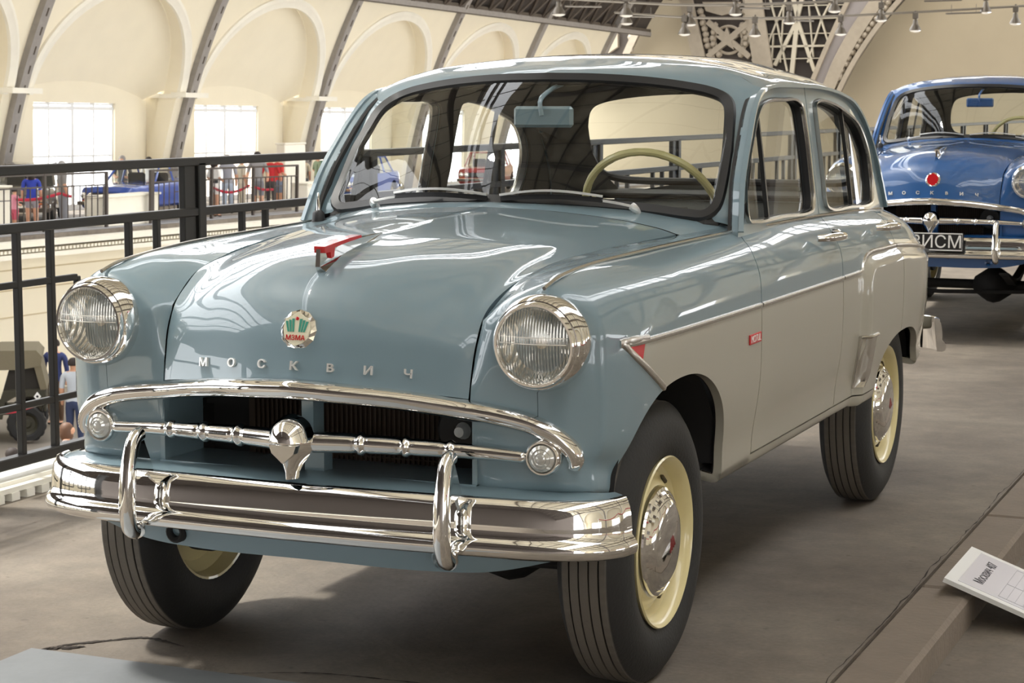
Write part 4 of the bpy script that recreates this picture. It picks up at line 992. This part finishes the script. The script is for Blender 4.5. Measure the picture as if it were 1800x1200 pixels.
for v in (.05, .20, .38): ib('table_rule', .15, .27, v, v+.0012, .0142, .0148, GREYINK)
# ---- people
SKIN = mat('skin', srgb(205, 155, 125), .6); HAIRD = mat('dark_hair', srgb(40, 30, 25), .7); HAIRG = mat('grey_hair', srgb(150, 145, 140), .7); SHOE = mat('dark_shoe', srgb(50, 45, 42), .6)
def body_base(arms, stride):
    """one continuous standing figure, one unit tall, facing -y"""
    J = [(0, 0, .53, .085), (0, .005, .62, .078), (0, .005, .72, .088), (0, 0, .80, .075), (0, 0, .845, .036), (0, -.006, .895, .048), (0, -.006, .935, .058), (0, -.002, .968, .046)]
    E_ = [(i, i+1) for i in range(7)]
    J.append((0, -.066, .915, .010)); E_.append((6, 8))
    for sx in (-1, 1):
        k = len(J); a = arms
        J += [(sx*.085, 0, .805, .045), (sx*.118, .005, .79, .040)]
        if a == 0: J += [(sx*.140, .015, .64, .030), (sx*.145, -.02, .52, .022), (sx*.143, -.03, .46, .020)]
        elif a == 1: J += [(sx*.150, .03, .65, .030), (sx*.10, -.10, .60, .024), (sx*.05, -.13, .63, .020)]
        else: J += [(sx*.160, .01, .66, .030), (sx*.17, -.06, .56, .023), (sx*.16, -.08, .51, .020)]
        E_ += [(3, k)]+[(k+i, k+i+1) for i in range(4)]
        k = len(J); st_ = stride*sx
        J += [(sx*.050, 0, .49, .070), (sx*.058, -st_*.5, .28, .046), (sx*.06, -st_*.3, .16, .040), (sx*.06, -st_*.2+.01, .045, .026), (sx*.068, -st_*.2-.075, .018, .022)]
        E_ += [(0, k)]+[(k+i, k+i+1) for i in range(4)]
    me = bpy.data.meshes.new('figure'); me.from_pydata([j[:3] for j in J], E_, []); o = bpy.data.objects.new('figure', me); COL.objects.link(o)
    md = o.modifiers.new('skin', 'SKIN'); md.use_smooth_shade = True
    for v, j in zip(me.skin_vertices[0].data, J): v.radius = (j[3], j[3]*(.75 if .5 < j[2] < .82 and abs(j[0]) < .06 else 1))
    me.skin_vertices[0].data[0].use_root = True
    s_ = o.modifiers.new('sub', 'SUBSURF'); s_.levels = 1; s_.render_levels = 1
    bpy.context.view_layer.update(); ev = o.evaluated_get(bpy.context.evaluated_depsgraph_get()); em = ev.to_mesh()
    V = np.array([tuple(v.co) for v in em.vertices]); F = [tuple(p.vertices) for p in em.polygons]
    bpy.data.objects.remove(o); return V, F
FIG = [body_base(0, .0), body_base(1, .03), body_base(2, .08)]
def cloth(name, c): return mat('cloth_'+name, srgb(*c), .85)
HAIRCUT = lathe([(0, .066), (.030, .060), (.052, .040), (.062, .012), (.060, -.012), (.050, -.022)], (0, .006, .935), (0, 0, 1), 14)
HAIRLONG = lathe([(0, .066), (.030, .060), (.054, .040), (.066, .010), (.066, -.03), (.062, -.08), (.045, -.11)], (0, .016, .935), (0, 0, 1), 14)
def person(loc, h, face, fig, shirt, trousers, label, hair=HAIRD, legs='long', long_hair=False, sleeve=.66, group=None):
    V, F = FIG[fig]; o = mk('person', V*h, F, SKIN, None, angle=180)
    me = o.data; me.materials.append(shirt); me.materials.append(trousers); me.materials.append(SHOE)
    knee = {'long': .05, 'short': .29, 'skirt': .36, 'bare': .40}[legs]
    for p in me.polygons:
        c = np.mean([V[i] for i in p.vertices], axis=0); r = abs(c[0])
        arm = r > .108 and .44 < c[2] < .83 or (c[1] < -.075 and .5 < c[2] < .75)
        if c[2] < .035: k = 3
        elif arm: k = 1 if c[2] > sleeve else 0
        elif c[2] > .842: k = 0
        elif c[2] > .525: k = 1
        elif c[2] > knee: k = 2
        else: k = 0
        p.material_index = k
    o.location = loc; o.rotation_euler = (0, 0, face); tag(o, label, 'person', group)
    hv = HAIRLONG if long_hair else HAIRCUT
    mk('hair', np.asarray(hv[0])*h, hv[1], hair, o)
    return o
def on_gallery(px, head_y, X):
    """feet on the far gallery floor, height so that the head reaches its place"""
    p = hpt(px, head_y, 0, X); return HALL@Vector((p.x, p.y, -1.80)), max(.95, min(1.9, p.z+1.80))
GP = [(27, 330, -25.9, 1, (226, 150, 168), (200, 90, 110), 'small child in a pink top at the left of the far gallery', 'short', 'd'),
      (57, 297, -25.9, 0, (48, 66, 165), (150, 145, 150), 'woman in a royal blue top and grey skirt beside the far railing', 'skirt', 'd'),
      (112, 282, -25.85, 0, (132, 128, 124), (128, 128, 132), 'grey-haired man in grey shirt and long trousers on the far gallery', 'long', 'g'),
      (217, 273, -29.0, 1, (88, 88, 84), (70, 70, 72), 'man in a dark grey shirt standing behind the blue boxy car', 'long', 'g'),
      (264, 275, -29.0, 1, (215, 212, 206), (90, 90, 96), 'dark-haired person in a white print shirt behind the blue boxy car', 'long', 'd'),
      (380, 276, -25.8, 1, (235, 232, 226), (228, 224, 218), 'woman in a white dress with a camera right of the main post', 'bare', 'd'),
      (402, 271, -26.3, 0, (152, 152, 158), (172, 182, 196), 'man in grey shirt and pale jeans on the far gallery', 'long', 'g'),
      (427, 274, -26.6, 0, (214, 204, 184), (205, 196, 176), 'person dressed in beige among the group on the far gallery', 'long', 'd'),
      (455, 266, -26.0, 2, (150, 148, 148), (120, 120, 126), 'tall dark-haired man in grey T-shirt and shorts on the far gallery', 'short', 'd'),
      (478, 271, -26.4, 2, (186, 40, 44), (66, 62, 62), 'person in a red top and dark trousers on the far gallery', 'long', 'd'),
      (491, 271, -26.9, 1, (206, 60, 54), (120, 130, 150), 'person in a red top and blue shorts on the far gallery', 'short', 'd'),
      (535, 274, -28.2, 0, (190, 176, 150), (90, 90, 90), 'person in a tan shirt left of the trio by the second blue car', 'long', 'd'),
      (560, 270, -28.2, 1, (120, 132, 104), (90, 90, 90), 'person in a mottled green shirt behind the second blue car', 'long', 'd'),
      (573, 269, -28.2, 0, (72, 110, 92), (80, 80, 84), 'person in a dark green shirt behind the second blue car', 'long', 'd'),
      (587, 268, -28.2, 0, (110, 92, 80), (80, 80, 84), 'person in a brown shirt nearest the pale car among the far trio', 'long', 'd')]
for i, (px, hy, X, fig, sh, tr, lb, lg, hr) in enumerate(GP):
    p, h = on_gallery(px, hy, X)
    person(p, h, [PI*.9, PI*1.2, PI*.8, .4, PI*1.1][i % 5], fig, cloth('s%d' % i, sh), cloth('t%d' % i, tr), lb, HAIRD if hr == 'd' else HAIRG, lg, long_hair=(i in (1, 5)), group='visitors on the far gallery')
cmv = HALL@hpt(378, 318, 0, -25.55)
cm = mk('camera_case', *bbox((0, 0, 0), (.17, .10, .12), .02), BLACK); cm.location = cmv; tag(cm, 'black camera hanging before the woman in the white dress', 'camera')
ZL = -5.4
def on_floor(px, head_y, h):
    p = hpt(px, head_y, 2, ZL+h); return HALL@Vector((p.x, p.y, ZL))
person(on_floor(99, 595, 1.78), 1.78, .25, 0, cloth('navy', (52, 62, 108)), cloth('brown', (92, 70, 52)), 'man in a navy long-sleeved shirt standing by the jeep below', sleeve=.55, group='visitors on the lower floor')
person(on_floor(133, 628, 1.75), 1.75, PI*1.1, 0, cloth('palegrey', (186, 192, 200)), cloth('denim', (52, 62, 92)), 'man in a pale grey T-shirt and jeans seen from behind below', group='visitors on the lower floor')
person(on_floor(124, 742, 1.65), 1.65, PI*.6, 0, cloth('checked', (110, 105, 105)), cloth('dark', (60, 58, 60)), 'woman with long brown hair below the railing', mat('brown_hair', srgb(92, 62, 42), .6), 'long', True, group='visitors on the lower floor')
person(on_floor(27, 786, 1.65), 1.65, PI*.5, 0, cloth('peach', (200, 150, 120)), cloth('dark', (60, 58, 60)), 'person with dark hair and a headband at the lower left', group='visitors on the lower floor')
# ---- ropes and stanchions on the gallery
def rope(pts, label):
    q = np.array([tuple(HALL@hpt(x, y, 0, X)) for x, y, X in pts]); o = mk('barrier_rope', *tube(spl(q, 24), .035, 8), mat('red_rope', srgb(176, 26, 52), .6)); tag(o, label, 'rope')
rope([(30, 351, -25.5), (55, 351, -25.5), (80, 347, -25.5), (105, 340, -25.5)], 'red barrier rope sagging before the brown car')
rope([(108, 340, -25.5), (118, 344, -25.5), (124, 345, -25.5)], 'short red barrier rope end beside the grey man')
rope([(375, 330, -25.5), (390, 336, -25.5), (405, 338, -25.5), (422, 334, -25.5), (438, 326, -25.5)], 'red barrier rope before the standing group')
rope([(448, 329, -25.5), (462, 333, -25.5), (480, 333, -25.5)], 'red barrier rope right of the tall man')
q = np.array([tuple(HALL@hpt(x, y, 0, -20.2)) for x, y in ((-20, 722), (20, 724), (50, 716), (79, 705))]); o = mk('barrier_rope', *tube(spl(q, 20), .03, 8), MATS['red_rope']); tag(o, 'red barrier rope in front of the jeep on the lower floor', 'rope')
# ---- gallery railing and plinths
FR = empty('gallery_railing', tuple(HALL@Vector((-25.3, 38, -1.8))), label='thin dark railing with upright bars along the far gallery', cat='railing')
fi = Matrix.Translation(HALL@Vector((-25.3, 38, -1.8))).inverted()@HALL
FRM = mat('dark_bronze_rail', srgb(66, 58, 52), .5)
def fr_(name, m): mk(name, *xf(m, np.array(fi)), FRM, FR, smooth=False)
def yof(px): return hpt(px, 330, 0, -25.3).y
segs = [(5, 187), (280, 370), (370, 522)]
for a_, b_ in ((-60, 187), (265, 523)):
    ya, yb_ = yof(a_), yof(b_)
    for n, z, t in (('top_rail', -.47, .05), ('second_rail', -.76, .035), ('bottom_rail', -1.62, .04)):
        fr_(n, box((-25.3, (ya+yb_)/2, z), (t, yb_-ya, t)))
    nb_ = int((yb_-ya)/.235)
    for i in range(nb_):
        y = ya+(i+.5)*(yb_-ya)/nb_; fr_('bar', box((-25.3, y, -1.19), (.022, .022, .84)))
        if i % 7 == 5: fr_('panel_bar', box((-25.3, y, -1.02), (.022, .5, .022)))
for px in (-52, 78, 187, 265, 268, 372, 445, 522): fr_('post', box((-25.3, yof(px), -1.13), (.07, .07, 1.36)))
PL = 0
for (x0, x1, y0, y1, lb) in ((168, 281, 342, 402, 'wide cream plinth before the blue boxy car on the gallery'), (527, 580, 322, 378, 'cream plinth before the second blue car'), (-30, 20, 330, 390, 'cream plinth at the left end of the gallery')):
    a_ = hpt(x0+14, y1, 0, -25.45); b_ = hpt(x1, y0, 0, -25.45); h = b_.z+1.80
    p = mk('plinth', *join(bbox((0, 0, h/2), (.55, b_.y-a_.y, h), .02), bbox((.02, 0, h+.02), (.60, b_.y-a_.y+.06, .05), .01)), PLASTER2, None, smooth=False); p.location = HALL@Vector((-25.72, (a_.y+b_.y)/2, -1.80)); tag(p, lb, 'plinth', 'plinths along the gallery edge')
a_ = hpt(497, 267, 0, -27.2); pv = mk('display_stand', *join(bbox((0, 0, .92), (.30, 1.25, 1.84), .02), bbox((0, 0, 1.86), (.34, 1.3, .05), .01)), PLASTER2, None, smooth=False); pv.location = HALL@Vector((-27.2, hpt(514, 270, 0, -27.2).y, -1.80)); tag(pv, 'tall pale display stand behind the gallery railing', 'stand')
# ---- boxy saloons on the gallery
def boxy(loc, rz, col, label, name='boxy_sedan'):
    r = empty(name, loc, rz, label, 'car'); pm = paint('paint_'+label[:12].replace(' ', '_'), srgb(*col))
    st_ = [(-2.02, .46, .74, .66), (-1.98, .38, .80, .70), (-1.7, .32, .86, .77), (-.9, .30, .90, .79), (0, .30, .92, .80), (1.0, .30, .93, .80), (1.75, .34, .92, .77), (2.0, .42, .88, .70), (2.04, .50, .80, .66)]
    rows = []
    for y, zb, zt, w in st_:
        c = [(w*.88, zb), (w*.97, zb+.06), (w, (zb+zt)/2), (w*.98, zt-.10), (w*.90, zt-.015), (w*.4, zt+.012)]
        rows.append([(x, y, z) for x, z in c]+[(-x, y, z) for x, z in c[::-1]])
    A = interp([s[0] for s in st_], np.array(rows), np.linspace(-2.02, 2.04, 40)); V, F = grid(A, wrap=True); n = A.shape[1]
    F += [tuple(range(n)), tuple(range(39*n, 40*n))]
    arch = [lambda q, yc=yc: np.hypot(q[:, 1]-yc, q[:, 2]-.30)-.36 for yc in (-1.25, 1.22)]
    V, F = orient(V, F, (0, 0, 0)) if False else (V, F)
    for a_ in arch: V, F = clip(V, F, a_)
    mk('body', V, F, pm, r)
    cab = [(-.62, .92, .70), (-.05, 1.40, .58), (.35, 1.44, .59), (.95, 1.42, .58), (1.42, .93, .69)]
    cr = np.array([[(w, y, z), (w*.75, y, z+.012), (-w*.75, y, z+.012), (-w, y, z)] for y, z, w in cab[1:4]]); mk('roof', *flange(*orient(*grid(cr), (0, 0, 1)), d=.04), pm, r)
    for sx in (1, -1):
        for (p0, p1) in ((( .70*sx, -.62, .92), (.58*sx, -.05, 1.40)), ((.74*sx, .42, .92), (.59*sx, .42, 1.43)), ((.69*sx, 1.42, .93), (.58*sx, .95, 1.42))):
            mk('pillar', *tube([p0, p1], .028, 6), pm, r)
        gq = np.array([[(.72*sx, -.50, .93), (.72*sx, .4, .94), (.71*sx, 1.30, .94)], [(.585*sx, 0, 1.38), (.595*sx, .4, 1.41), (.585*sx, .93, 1.40)]]); mk('side_glass', *grid(gq), GLASS, r)
    mk('windscreen', *grid(np.array([[(-.68, -.60, .93), (.68, -.60, .93)], [(-.56, -.07, 1.39), (.56, -.07, 1.39)]])), GLASS, r)
    mk('rear_window', *grid(np.array([[(-.66, 1.40, .94), (.66, 1.40, .94)], [(-.56, .97, 1.40), (.56, .97, 1.40)]])), GLASS, r)
    mk('cabin', *join(bbox((0, .35, .70), (1.3, 1.6, .4), .05), bbox((-.33, .45, .98), (.5, .12, .35), .05), bbox((.33, .45, .98), (.5, .12, .35), .05)), TRIMIN, r)
    mk('grille', *bbox((0, -2.03, .63), (.98, .03, .17), .01), mat('grille_dark', (.03, .03, .03, 1), .4), r, smooth=False)
    for z in np.linspace(.575, .685, 5): mk('grille_slat', *box((0, -2.05, z), (.96, .012, .010)), CHROME, r, smooth=False)
    for x in (-.60, -.42, .42, .60): mk('headlight', *lathe([(0, .05), (.05, .045), (.075, .03), (.082, .02), (.082, -.03)], (x, -2.03, .64), (0, -1, 0), 20), REFL, r)
    for x in (-.55, .55): mk('indicator', *bbox((x, -2.03, .50), (.22, .04, .06), .01), mat('amber_lens', srgb(220, 110, 40), .3), r, smooth=False)
    for y in (-2.10, 2.12): mk('bumper', *bbox((0, y, .46), (1.52, .07, .10), .02), CHROME, r)
    for x, y in ((.66, -1.25), (-.66, -1.25), (.66, 1.22), (-.66, 1.22)):
        w = mk('wheel', *lathe([(.17, .08), (.20, .085), (.27, .08), (.295, .06), (.30, 0), (.295, -.06), (.27, -.08), (.17, -.08)], n=28), TYRE, r); w.location = (x, y, .30)
        mk('hub_cap', *lathe([(0, .085), (.08, .08), (.15, .07), (.175, .06), (.17, -.05), (0, -.05)], axis=((1 if x > 0 else -1), 0, 0), n=20), STEEL, w)
    return r
p = hpt(160, 395, 0, -27.3); boxy(HALL@Vector((-27.2, hpt(243, 380, 0, -27.3).y, -1.80)), math.radians(8), (46, 78, 160), 'blue boxy saloon with twin headlights on the far gallery')
boxy(HALL@Vector((-26.9, hpt(630, 330, 0, -26.9).y, -1.80)), math.radians(8), (70, 96, 170), 'second blue boxy saloon half hidden by the pale car')
boxy(HALL@Vector((-28.2, hpt(52, 380, 0, -28.2).y, -1.80)), math.radians(30), (96, 88, 78), 'brown saloon behind the woman in blue on the far gallery')
boxy(HALL@Vector((-27.6, hpt(855, 330, 0, -27.6).y, -1.80)), math.radians(15), (150, 40, 40), 'red saloon on the gallery seen through the car windows')
# ---- jeep on the lower floor
def jeep():
    p = hpt(48, 779, 2, ZL); rz = YAW+.20
    r = empty('jeep', HALL@Vector((p.x, p.y, ZL)), rz, 'olive green army jeep with a canvas top on the lower floor', 'jeep')
    OL = mat('olive_paint', srgb(50, 47, 33), .55, noise=(5, .08)); CV = mat('tan_canvas', srgb(116, 108, 88), .9, bump=(20, .3))
    # own frame: rear wheel at the origin, bonnet towards -x, seen side nearest -y
    tub = [(-1.75, .50), (-1.75, .92), (-1.05, .98), (-.95, .70), (-.55, .68), (-.42, 1.06), (.36, 1.06), (.40, .80), (.36, .72), (.30, .86), (.12, .93), (-.20, .93), (-.40, .82), (-.45, .50)]
    mk('tub', *prism(tub, -.1, .06, (0, 2), 1), OL, r, smooth=False); mk('tub', *prism(tub, 1.24, 1.40, (0, 2), 1), OL, r, smooth=False)
    mk('floor_plate', *bbox((-.55, .65, .60), (1.7, 1.3, .06), .01), OL, r, smooth=False); mk('rear_panel', *bbox((.36, .65, .84), (.05, 1.36, .44), .01), OL, r, smooth=False)
    mk('bonnet', *bbox((-2.25, .65, .86), (1.15, 1.05, .36), .06), OL, r); mk('mudguard', *bbox((-2.35, .02, .88), (.95, .34, .05), .015), OL, r); mk('mudguard', *bbox((-2.35, 1.28, .88), (.95, .34, .05), .015), OL, r)
    top = [(-1.25, 1.62), (-.5, 1.84), (.22, 1.83), (.33, 1.70), (.30, 1.52), (-.1, 1.46), (-1.25, 1.46)]
    mk('canvas_top', *prism(top, -.12, 1.42, (0, 2), 1), CV, r, angle=60)
    mk('canvas_flap', *prism([(.16, 1.56), (.30, 1.56), (.41, 1.06), (.28, 1.06)], -.10, -.06, (0, 2), 1), CV, r); mk('canvas_flap', *prism([(.26, 1.56), (.30, 1.56), (.41, 1.06), (.36, 1.06)], -.06, 1.36, (0, 2), 1), CV, r)
    mk('opening_shade_sheet', *prism([(-.42, 1.07), (-.30, 1.47), (.18, 1.55), (.28, 1.07)], -.02, -.005, (0, 2), 1), mat('opening_shade', srgb(38, 34, 28), .8), r, smooth=False)  # dark sheet fills the open side, standing for the shade inside
    mk('windscreen_frame', *tube([(-1.05, 0, .95), (-.95, 0, 1.5), (-.95, 1.3, 1.5), (-1.05, 1.3, .95)], .03, 8), OL, r)
    mk('seat', *bbox((-.62, .3, .95), (.16, .5, .55), .05), mat('black_seat', (.03, .03, .035, 1), .5), r)
    mk('marker_badge', *prism([(.22, .84), (.29, .93), (.22, 1.02), (.15, .93)], -.10, -.108, (0, 2), 1), WHITE, r, smooth=False); mk('marker_spot', *lathe([(0, .004), (.025, .003), (.025, 0)], (.22, -.108, .93), (0, -1, 0), 12), BLACK, r)
    for x, y in ((0, .02), (0, 1.28), (-2.35, .02), (-2.35, 1.28)):
        n = 48; tv, tf = lathe([(.20, .08), (.24, .10), (.33, .10), (.375, .08), (.385, .03), (.385, -.03), (.375, -.08), (.33, -.10), (.24, -.10), (.20, -.08)], axis=(0, 1, 0), n=n)
        rr = np.hypot(tv[:, 0], tv[:, 2]); an = np.arange(len(tv)) % n; kf = np.where((rr > .36) & (an % 3 == 0), .955, 1); tv[:, 0] *= kf; tv[:, 2] *= kf
        w = mk('wheel', tv, tf, TYRE, r, angle=20); w.location = (x, y, .385)
        mk('wheel_disc', *lathe([(0, -.06), (.06, -.06), (.10, -.03), (.16, -.03), (.20, -.08), (.21, -.09), (.20, .08), (0, .06)], axis=(0, 1, 0), n=24), OL, w)
    return r
jeep()
# ---- spotlights on tensioned rods
ROD = mat('lighting_rod', srgb(120, 112, 100), .4, metal=.6); LAMPM = mat('lamp_housing', srgb(112, 105, 96), .35, metal=.7)
def at_depth(px, py, d): v = hdir(px, py); return CAMP+v*d
DL = 34.0
for i, (a, b) in enumerate((((900, -2), (1840, 22-24)), ((1000, 18), (1840, 2)), ((940, 26-22), (1230, 12)))):
    pass
rods = [[(930, -6), (1100, 4), (1210, 9), (1480, 2), (1640, -6)], [(1080, 22), (1215, 31), (1400, 31), (1560, 24), (1840, 8)]]
for i, r_ in enumerate(rods):
    q = np.array([tuple(at_depth(x, y, DL-3+.004*(x-900)+2.5*i)) for x, y in r_]); o = mk('lighting_rod', *tube(spl(q, 30), .022, 8), ROD); tag(o, ['upper tensioned rod carrying spotlights under the vault', 'lower tensioned rod carrying spotlights under the vault'][i], 'rod', 'lighting rods')
LP = [(982, 14, 0), (1101, 16, 0), (1101, 31, 1), (1213, 33, 1), (1203, 50, 1), (1293, 14, 0), (1327, 52, 1), (1387, 30, 1), (1467, 9, 0), (1478, 50, 1), (1549, 26, 1), (1609, 44, 1), (1733, 12, 1), (1785, 32, 1)]
def spot():
    r = empty('spotlight', (0, 0, 0))
    mk('housing', *lathe([(.030, .10), (.045, .08), (.05, .03), (.062, .0), (.10, -.06), (.112, -.10), (.108, -.10), (.09, -.06), (.0, -.03)], axis=(0, 0, 1), n=18), LAMPM, r)
    mk('lens', *lathe([(0, -.135), (.05, -.130), (.09, -.115), (.108, -.098)], axis=(0, 0, 1), n=18), mat('spot_lens', (.95, .92, .85, 1), .15, metal=.3), r)
    mk('hanger', *tube([(0, 0, .08), (0, 0, .26)], .016, 6), LAMPM, r)
    mk('ballast_box', *bbox((0, 0, .17), (.10, .07, .12), .01), LAMPM, r)
    return r
SPL = ['leftmost hanging spotlight, above the last arched bays', 'upper spotlight of the pair before the plaque arch', 'lower spotlight of the pair before the plaque arch', 'spotlight on the lower rod left of the star panel', 'low spotlight just left of the star panel edge', 'spotlight before the plaque above the relief star', 'low small spotlight at the right border of the star panel', 'spotlight before the centre of the white lattice', 'upper-rod spotlight at the right edge of the lattice', 'low spotlight before the grey curved rib', 'spotlight where the lower rod leaves the dark curved rib', 'low spotlight on the bare wall right of the curved rib', 'spotlight high above the blue saloon roof', 'rightmost hanging spotlight above the blue saloon']
sp0 = spot()
for i, (x, y, k) in enumerate(LP):
    o = sp0 if i == 0 else copy_tree(sp0)
    o.location = at_depth(x, y, DL-3+.004*(x-900)+2.5*k)
    o['label'] = SPL[i]; o['category'] = 'lamp'; o['group'] = 'spotlights under the vault'
for i, (x0, x1, y, lb) in enumerate(((993, 1057, 11, 'left'), (1110, 1150, 29, 'second'), (1300, 1353, 14, 'third'), (1395, 1430, 36, 'fourth'), (1625, 1690, 2, 'upper right'), (1663, 1725, 24, 'right'))):
    dd = lambda x: DL-3+.004*(x-900)+2.5*(i in (1, 3, 5)); a_, b_ = at_depth(x0, y, dd(x0)), at_depth(x1, y+(1 if i < 4 else -2), dd(x1)); m = (a_+b_)/2; o = mk('light_bar', *join(tube([tuple(a_-m), tuple(b_-m)], .016, 8), *[tube([tuple((a_-m)*k), tuple((a_-m)*k+Vector((0, 0, .16)))], .006, 5) for k in (-.7, .7)]), LAMPM); o.location = m; tag(o, '%s thin white light bar on the spotlight rods' % lb, 'lamp', 'light bars')
# ---- ornamental arches at the end of the hall
YE = 81.0
ORN = mat('arch_ornament_dark', srgb(62, 54, 47), .8, noise=(3, .25)); ORL = mat('arch_ornament_pale', srgb(150, 138, 120), .75, noise=(5, .15)); LAT = mat('lattice_paint', srgb(176, 166, 146), .7)
EA = hall(struct(mk('trim_2', *box((-8, 81.9, -3.0), (40, .5, .3)), ORL)))
def upward(pts):
    # members that leave the picture at the top carry on up the wall
    out = []
    for i, (x, y) in enumerate(pts):
        if y == -8:
            nb_ = [pts[k] for k in (i-1, (i+1) % len(pts)) if pts[k][1] != -8][0]; sl = (x-nb_[0])/(y-nb_[1]); x, y = x+sl*(-150), -158
        out.append((x, y))
    return out
def epoly(name, pts, d0, d1, m, par=EA):
    pts = upward(pts); P_ = [hpt(x, y, 1, YE) for x, y in pts]; return mk(name, *prism([(p.x, p.z) for p in P_], YE+d0, YE+d1, (0, 2), 1), m, par, smooth=False)
def estroke(name, pts, w, m, d0=-.25):
    pts = upward(pts); P_ = np.array([tuple(hpt(x, y, 1, YE+d0)) for x, y in pts]); P_ = spl(P_, 24) if len(pts) > 2 else P_
    return mk(name, *sweep(P_, [(-w, -.08), (w, -.08), (w, .08), (-w, .08)], up=(0, -1, 0)), m, EA, smooth=False)
rA = [[(1020, 160), (1052, 95), (1075, 50), (1105, -8)], [(1075, 160), (1100, 98), (1122, 50), (1148, -8)]]
epoly('arch_rib', rA[0]+rA[1][::-1], -.1, .6, ORN)
for e_ in rA: estroke('rib_border', e_, .16, ORL)
hexp = lambda cx, cy, r, a: [(cx+r*math.cos(t)*a, cy+r*math.sin(t)) for t in np.linspace(PI/2, PI/2+2*PI, 6, endpoint=False)]
epoly('plaque', hexp(1074, 72, 22, .85), -.35, -.1, ORL)
def garland(pts, n, seed):
    r_ = random.Random(seed); P_ = spl([(x, y, 0) for x, y in pts], n)
    for x, y, _ in P_:
        p = hpt(x+r_.uniform(-2, 2), y, 1, YE-.18); mk('leaf_boss', *lathe([(0, .16), (.10, .12), (.17, 0)], tuple(p), (0, -1, 0), 7), ORL, EA)
garland([(1060, 45), (1082, 5)], 6, 1); garland([(1108, 88), (1112, 60), (1128, 25), (1140, 0)], 9, 2)
pn = [(1203, -8), (1218, 50), (1236, 115), (1352, 125), (1340, 50), (1332, -8)]
epoly('ornate_panel', pn, -.05, .5, ORN)
estroke('panel_border', [(1205, -8), (1216, 45), (1232, 115)], .30, ORL); estroke('panel_border', [(1322, -8), (1330, 45), (1342, 120)], .42, ORL)
epoly('plaque', [(1238, 4), (1306, 4), (1300, 20), (1272, 28), (1244, 20)], -.3, -.05, ORL)
star = [(1281+(22 if i % 2 == 0 else 9)*math.sin(PI*i/5), 70-(22 if i % 2 == 0 else 9)*math.cos(PI*i/5)) for i in range(10)]
epoly('relief_star', star, -.35, -.05, ORL)
estroke('relief_rays', [(1244, 38), (1318, 100)], .12, ORL); estroke('relief_rays', [(1318, 38), (1244, 100)], .12, ORL)
ring = [hpt(1281+24*math.cos(t), 70+24*math.sin(t), 1, YE-.2) for t in np.linspace(0, 2*PI, 28, endpoint=False)]; mk('relief_ring', *tube([tuple(p) for p in ring], .07, 6, closed=True), ORL, EA)
garland([(1232, 20), (1240, 60), (1252, 100)], 9, 3); garland([(1311, 20), (1318, 60), (1326, 105)], 9, 4); garland([(1256, 45), (1252, 75), (1262, 95)], 6, 5); garland([(1304, 45), (1312, 75), (1302, 95)], 6, 6)
epoly('lattice_backing', [(1332, -8), (1352, 130), (1440, 150), (1500, -8)], .1, .5, mat('lattice_dark', srgb(48, 40, 34), .7))
for a_, b_, w in (((1402, 28), (1412, -8), .16), ((1402, 28), (1394, -8), .16), ((1402, 35), (1362, 115), .13), ((1402, 35), (1432, 125), .13), ((1402, 35), (1392, 130), .16), ((1365, 40), (1352, -8), .06), ((1365, 40), (1385, -8), .06), ((1365, 40), (1345, 90), .06), ((1366, 40), (1384, 125), .06), ((1444, 35), (1428, -8), .06), ((1444, 35), (1466, -8), .06), ((1444, 35), (1420, 110), .06), ((1444, 35), (1458, 80), .06), ((1340, 34), (1500, 30), .07), ((1348, 82), (1465, 80), .07), ((1360, 60), (1356, 125), .04), ((1422, 10), (1430, 100), .04), ((1378, 10), (1372, 110), .04), ((1340, 12), (1490, 8), .03), ((1345, 60), (1475, 58), .03), ((1352, 104), (1450, 102), .03)):
    estroke('lattice_bar', [a_, b_], w*.6, LAT, -.05)
rB = [[(1425, 150), (1448, 95), (1470, 45), (1496, -8)], [(1452, 165), (1480, 100), (1512, 45), (1552, -8)], [(1468, 172), (1500, 110), (1540, 50), (1592, -8)]]
epoly('arch_rib', rB[0]+rB[1][::-1], -.15, .6, mat('rib_panel_grey', srgb(150, 142, 138), .7)); epoly('arch_rib', rB[1]+rB[2][::-1], -.05, .6, ORN)
for e_, w in zip(rB, (.10, .28, .10)): estroke('rib_border', e_, w, ORL)
garland([(1470, 145), (1500, 90), (1535, 40), (1570, -5)], 16, 8); epoly('plaque', hexp(1474, 132, 12, .85), -.3, -.05, ORL)

# ---- aisle barrier beside the camera, mirrored in the car's flank
for i, y in enumerate((-1.6, .2, 2.0, 3.8)):
    o = mk('stanchion', *lathe([(0, 0), (.15, 0), (.15, .015), (.03, .03), (.02, .05), (.02, .86), (.035, .88), (.035, .92), (0, .93)], (0, 0, 0), (0, 0, 1), 20), CHROME); o.location = (2.75, y, -.09); tag(o, ['chrome rope post beside the front wheel, seen only as a reflection', 'chrome rope post beside the front door, seen only as a reflection', 'chrome rope post beside the rear door, seen only as a reflection', 'chrome rope post behind the rear wheel, seen only as a reflection'][i], 'rope post', 'aisle rope posts')
for i, y in enumerate((-1.6, .2, 2.0)):
    q = np.array([(2.75, y+1.8*t, .78-.16*math.sin(PI*t)) for t in np.linspace(0, 1, 20)]); o = mk('barrier_rope', *tube(q, .022, 8), MATS['red_rope']); tag(o, ['red rope reflected in the front fender', 'red rope reflected in the front door', 'red rope reflected in the rear door'][i], 'rope', 'aisle ropes')
